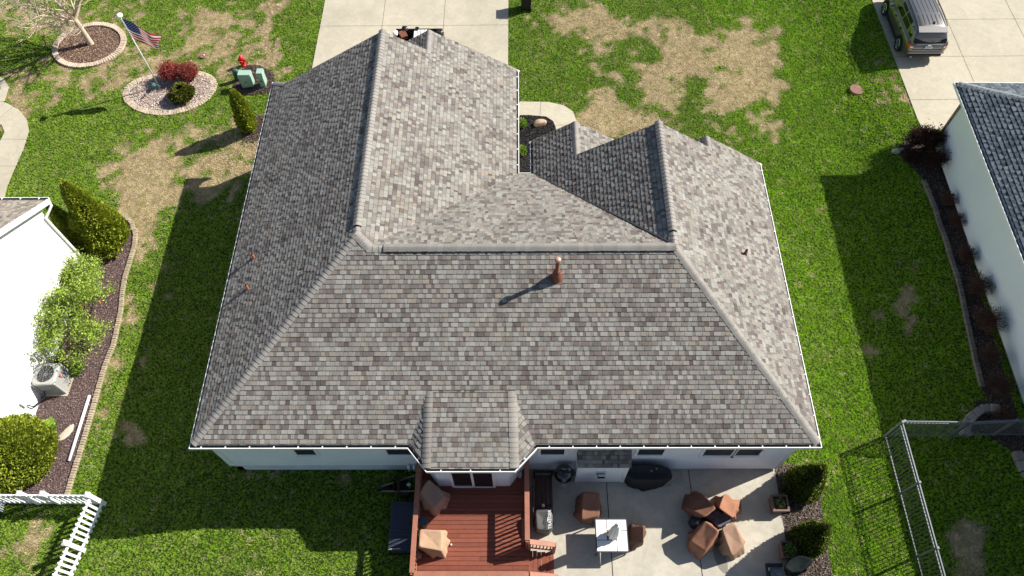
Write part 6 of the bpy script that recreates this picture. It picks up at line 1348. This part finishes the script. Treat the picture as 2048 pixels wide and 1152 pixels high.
# bare tree
def bare_tree():
    R = random.Random(11); c = G(182, 88); t = thing('bare_tree', c, 'leafless grey brown tree standing in the brick ringed mulch bed', 'tree'); tr_ = MB(); br = MB(); tw = MB(); BC = (.50, .41, .32)
    def limb(mb, p, d, L_, r0, r1, n_=6, wob=.05, lift=.0, k=6):
        pts_ = [Vector(p)]; dd_ = Vector(d)
        for i in range(k):
            dd_ = (dd_+Vector((R.gauss(0, wob), R.gauss(0, wob), R.gauss(0, wob)+lift))).normalized(); pts_.append(pts_[-1]+dd_*L_/k)
        mb.tube(pts_, [lerp(r0, r1, i/k) for i in range(k+1)], n_, c=jit(BC, .12), cap=False); return pts_, dd_
    base = Vector(c)
    tr_.tube([base-Vector((0, 0, .1)), base+Vector((0, 0, .1)), base+Vector((0, 0, .5)), base+Vector((-.03, .02, 1.0)), base+Vector((-.08, .05, 1.35))], [.18, .135, .12, .115, .11], 12, c=BC, cap=False)
    top = base+Vector((-.08, .05, 1.4))
    def sub(p, d, L_, r, lvl, mb):
        pts_, dd_ = limb(mb, p, d, L_, r, r*.45, 5 if lvl < 2 else 4, .10, .03, 6)
        if lvl >= 3: return
        n_ = (6, 6, 4)[lvl]
        for k in range(n_):
            i = R.randint(2, 6); q = pts_[i]; a = R.uniform(0, 6.283); ax = Vector((math.cos(a), math.sin(a), R.uniform(-.1, .8))); nd = (dd_*.7+ax*.85).normalized(); sub(q, nd, L_*R.uniform(.42, .72), max(.0085, r*.45), lvl+1, tw if lvl >= 1 else br)
    for k in range(7):
        a = 6.283*k/7+R.uniform(-.25, .25); el = R.uniform(.5, 1.1); sub(top+Vector((0, 0, -.12*(k % 3))), Vector((math.cos(a)*math.cos(el), math.sin(a)*math.cos(el), math.sin(el))), R.uniform(1.7, 2.5), R.uniform(.045, .075), 0, br)
    for k in range(12):
        a = R.uniform(1.9, 4.9); sub(base+Vector((-.03, .02, R.uniform(.75, 1.2))), Vector((math.cos(a), math.sin(a), .35)).normalized(), R.uniform(.8, 1.3), .015, 1, br)
    tr_.build('trunk', TWIG, t, smooth=True); br.build('limbs', TWIG, t, smooth=True); tw.build('twigs', TWIG, t)
bare_tree()

# ================================================================== GRASS (tufts of blades instanced over the lawns)
def tuft(name, nb, R, h, spread, wid, curl, m, flat=0.):
    V = []; F = []; C = []
    for i in range(nb):
        a = R.uniform(0, 6.283); r = spread*math.sqrt(R.random()); x, y = r*math.cos(a), r*math.sin(a); b_ = R.uniform(0, 6.283); hh = h*R.uniform(.6, 1.25); w_ = wid*R.uniform(.7, 1.3)
        dx, dy = math.cos(b_), math.sin(b_); px, py = -dy*w_/2, dx*w_/2; c1 = curl*R.uniform(.3, 1.2); z1 = hh*.55*(1-flat); z2 = hh*(1-flat)*R.uniform(.6, 1)
        k = len(V); V += [(x-px, y-py, -.01), (x+px, y+py, -.01), (x+dx*c1*.35+px*.8, y+dy*c1*.35+py*.8, z1), (x+dx*c1*.35-px*.8, y+dy*c1*.35-py*.8, z1), (x+dx*c1, y+dy*c1, z2)]
        F += [(k, k+1, k+2, k+3), (k+3, k+2, k+4)]
    me = bpy.data.meshes.new(name); me.from_pydata(V, [], F); me.materials.append(m); return bpy.data.objects.new(name, me)
GRM = mat('grass_blade', (1.0, 1.0, 1.0), .55, inst=True, spec=.08, trans=.2)
STM = mat('straw_blade', (1.0, 1.0, 1.0), .8, inst=True, spec=.1, trans=.1)
excl = [drive, driveR, path, patio, walkL, walkL2, offs(ringT, .12), offs(ringF, .2), bed_util, bed_arb, bed_entry, bed_patio, bed_left, bed_right,
        [(wx0, wy), (wx1, wy), (wx1, 15.8), (-.35, 15.9), (-.35, 19.7), (wx0, 19.7)], [(dx0, dy0), (dx1, dy0), (dx1, dy1), (dx0, dy1)], [(-34, 5), (xw, 5), (xw, 15), (-34, 15)],
        [tuple(p[:2]) for p in wa], [(-3.85, 4.36), (-3.0, 4.36), (-3.0, 5.8), (-3.85, 5.8)]]
def scatter(name, step, protos, kindf, label_kind, seed):
    R = np.random.default_rng(seed); xs = np.arange(-27, 27, step); ys = np.arange(1.2, 34, step); X, Y_ = np.meshgrid(xs, ys); X = (X+R.uniform(-.6, .6, X.shape)*step).ravel(); Y_ = (Y_+R.uniform(-.6, .6, Y_.shape)*step).ravel()
    Z = T(X, Y_); u, v = pix(np.stack([X, Y_, Z], 1)); k = (u > -260) & (u < 2308) & (v > -160) & (v < 1420)
    X, Y_, Z = X[k], Y_[k], Z[k]
    for e in excl:
        k = ~inpoly(X, Y_, e); X, Y_, Z = X[k], Y_[k], Z[k]
    d = deadness(X, Y_); keep, scl, col = kindf(X, Y_, d, R); X, Y_, Z, scl, col = X[keep], Y_[keep], Z[keep], scl[keep], col[keep]; n_ = len(X)
    me = bpy.data.meshes.new(name); me.vertices.add(n_); me.vertices.foreach_set('co', np.stack([X, Y_, Z-.012], 1).astype(np.float32).ravel())
    for an, ty, val in (('scl', 'FLOAT', scl), ('rotz', 'FLOAT', R.uniform(0, 6.283, n_)), ('which', 'INT', R.integers(0, len(protos), n_))):
        a = me.attributes.new(an, ty, 'POINT'); a.data.foreach_set('value', val.astype(np.int32 if ty == 'INT' else np.float32))
    a = me.attributes.new('gcol', 'FLOAT_VECTOR', 'POINT'); a.data.foreach_set('vector', col.astype(np.float32).ravel())
    o = bpy.data.objects.new(name, me); COL.objects.link(o); o['kind'] = 'stuff'
    ng = bpy.data.node_groups.new(name, 'GeometryNodeTree'); ng.interface.new_socket('Geometry', in_out='INPUT', socket_type='NodeSocketGeometry'); ng.interface.new_socket('Geometry', in_out='OUTPUT', socket_type='NodeSocketGeometry')
    N = ng.nodes; L = ng.links; gi = N.new('NodeGroupInput'); go = N.new('NodeGroupOutput'); ip = N.new('GeometryNodeInstanceOnPoints'); g2i = N.new('GeometryNodeGeometryToInstance')
    for p in reversed(protos):
        oi = N.new('GeometryNodeObjectInfo'); oi.inputs['Object'].default_value = p; L.new(oi.outputs['Geometry'], g2i.inputs[0])
    def at_(nm, ty):
        a = N.new('GeometryNodeInputNamedAttribute'); a.data_type = ty; a.inputs['Name'].default_value = nm; return [q for q in a.outputs if q.enabled][0]
    ip.inputs['Pick Instance'].default_value = True; L.new(gi.outputs[0], ip.inputs['Points']); L.new(g2i.outputs[0], ip.inputs['Instance']); L.new(at_('which', 'INT'), ip.inputs['Instance Index'])
    cx = N.new('ShaderNodeCombineXYZ'); L.new(at_('rotz', 'FLOAT'), cx.inputs[2]); L.new(cx.outputs[0], ip.inputs['Rotation']); L.new(at_('scl', 'FLOAT'), ip.inputs['Scale'])
    L.new(ip.outputs[0], go.inputs[0]); md = o.modifiers.new('scatter', 'NODES'); md.node_group = ng; return n_
Rr = random.Random(3)
gp_ = [tuft('tuft', 15, Rr, .05, .036, .008, .035, GRM) for _ in range(4)]; sp_ = [tuft('straw', 20, Rr, .04, .08, .011, .09, STM, .25) for _ in range(3)]
def kg(X, Y_, d, R):
    n_ = len(X); f1 = fbm(X, Y_, 1.3, 40, 3); f2 = fbm(X, Y_, 4.5, 50, 2); f3 = .55*vnoise(X, Y_, 9., 77)+.45*R.random(len(X))
    p = 1-ss((d-.22)/.6)*.74; p = p*np.clip(1.2-.8*np.clip(.45-f3, 0, 1), .7, 1); keep = R.random(n_) < p
    shd = ss((X-7.5)/2)[:, None]; k = (.75+.5*f3)[:, None]
    c = np.stack([.185+.16*f1+.08*f2, .355+.19*f1+.06*f2, .03+.03*f1], 1)*k; ltf = np.clip((f2-.5)*3.2, 0, 1)[:, None]; c = c*(1-ltf*.5)+np.array([.37, .48, .14])*ltf*.5
    c = c*(1-shd)+shd*c*np.array([1.0, 1.1, .55]); dk = R.random(n_) < .14; c[dk] *= np.array([.42, .5, .6]); lt = R.random(n_) < .12; c[lt] = c[lt]*.5+np.array([.36, .38, .18])*.5
    mixd = np.clip(d*1.1, 0, .9)[:, None]*R.uniform(.3, 1, (n_, 1)); c = c*(1-mixd*.75)+np.array([.42, .38, .18])*mixd*.75; c *= R.uniform(.8, 1.2, (n_, 1))*np.array([.96, .97, .9]); return keep, R.uniform(.65, 1.2, n_)*(.8+.4*f3)*(1-.3*np.clip(d, 0, 1)), c
def ks(X, Y_, d, R):
    n_ = len(X); keep = R.random(n_) < np.clip((d-.12)*1.6, .03, .95); c = np.array([.62, .49, .30])*R.uniform(.6, 1.25, (n_, 1)); br = R.random(n_) < .22; c[br] *= np.array([.6, .52, .45]); return keep, R.uniform(.7, 1.3, n_), c
print('grass', scatter('grass', .056, gp_, kg, 'stuff', 1), 'straw', scatter('dry_grass', .095, sp_, ks, 'stuff', 2))
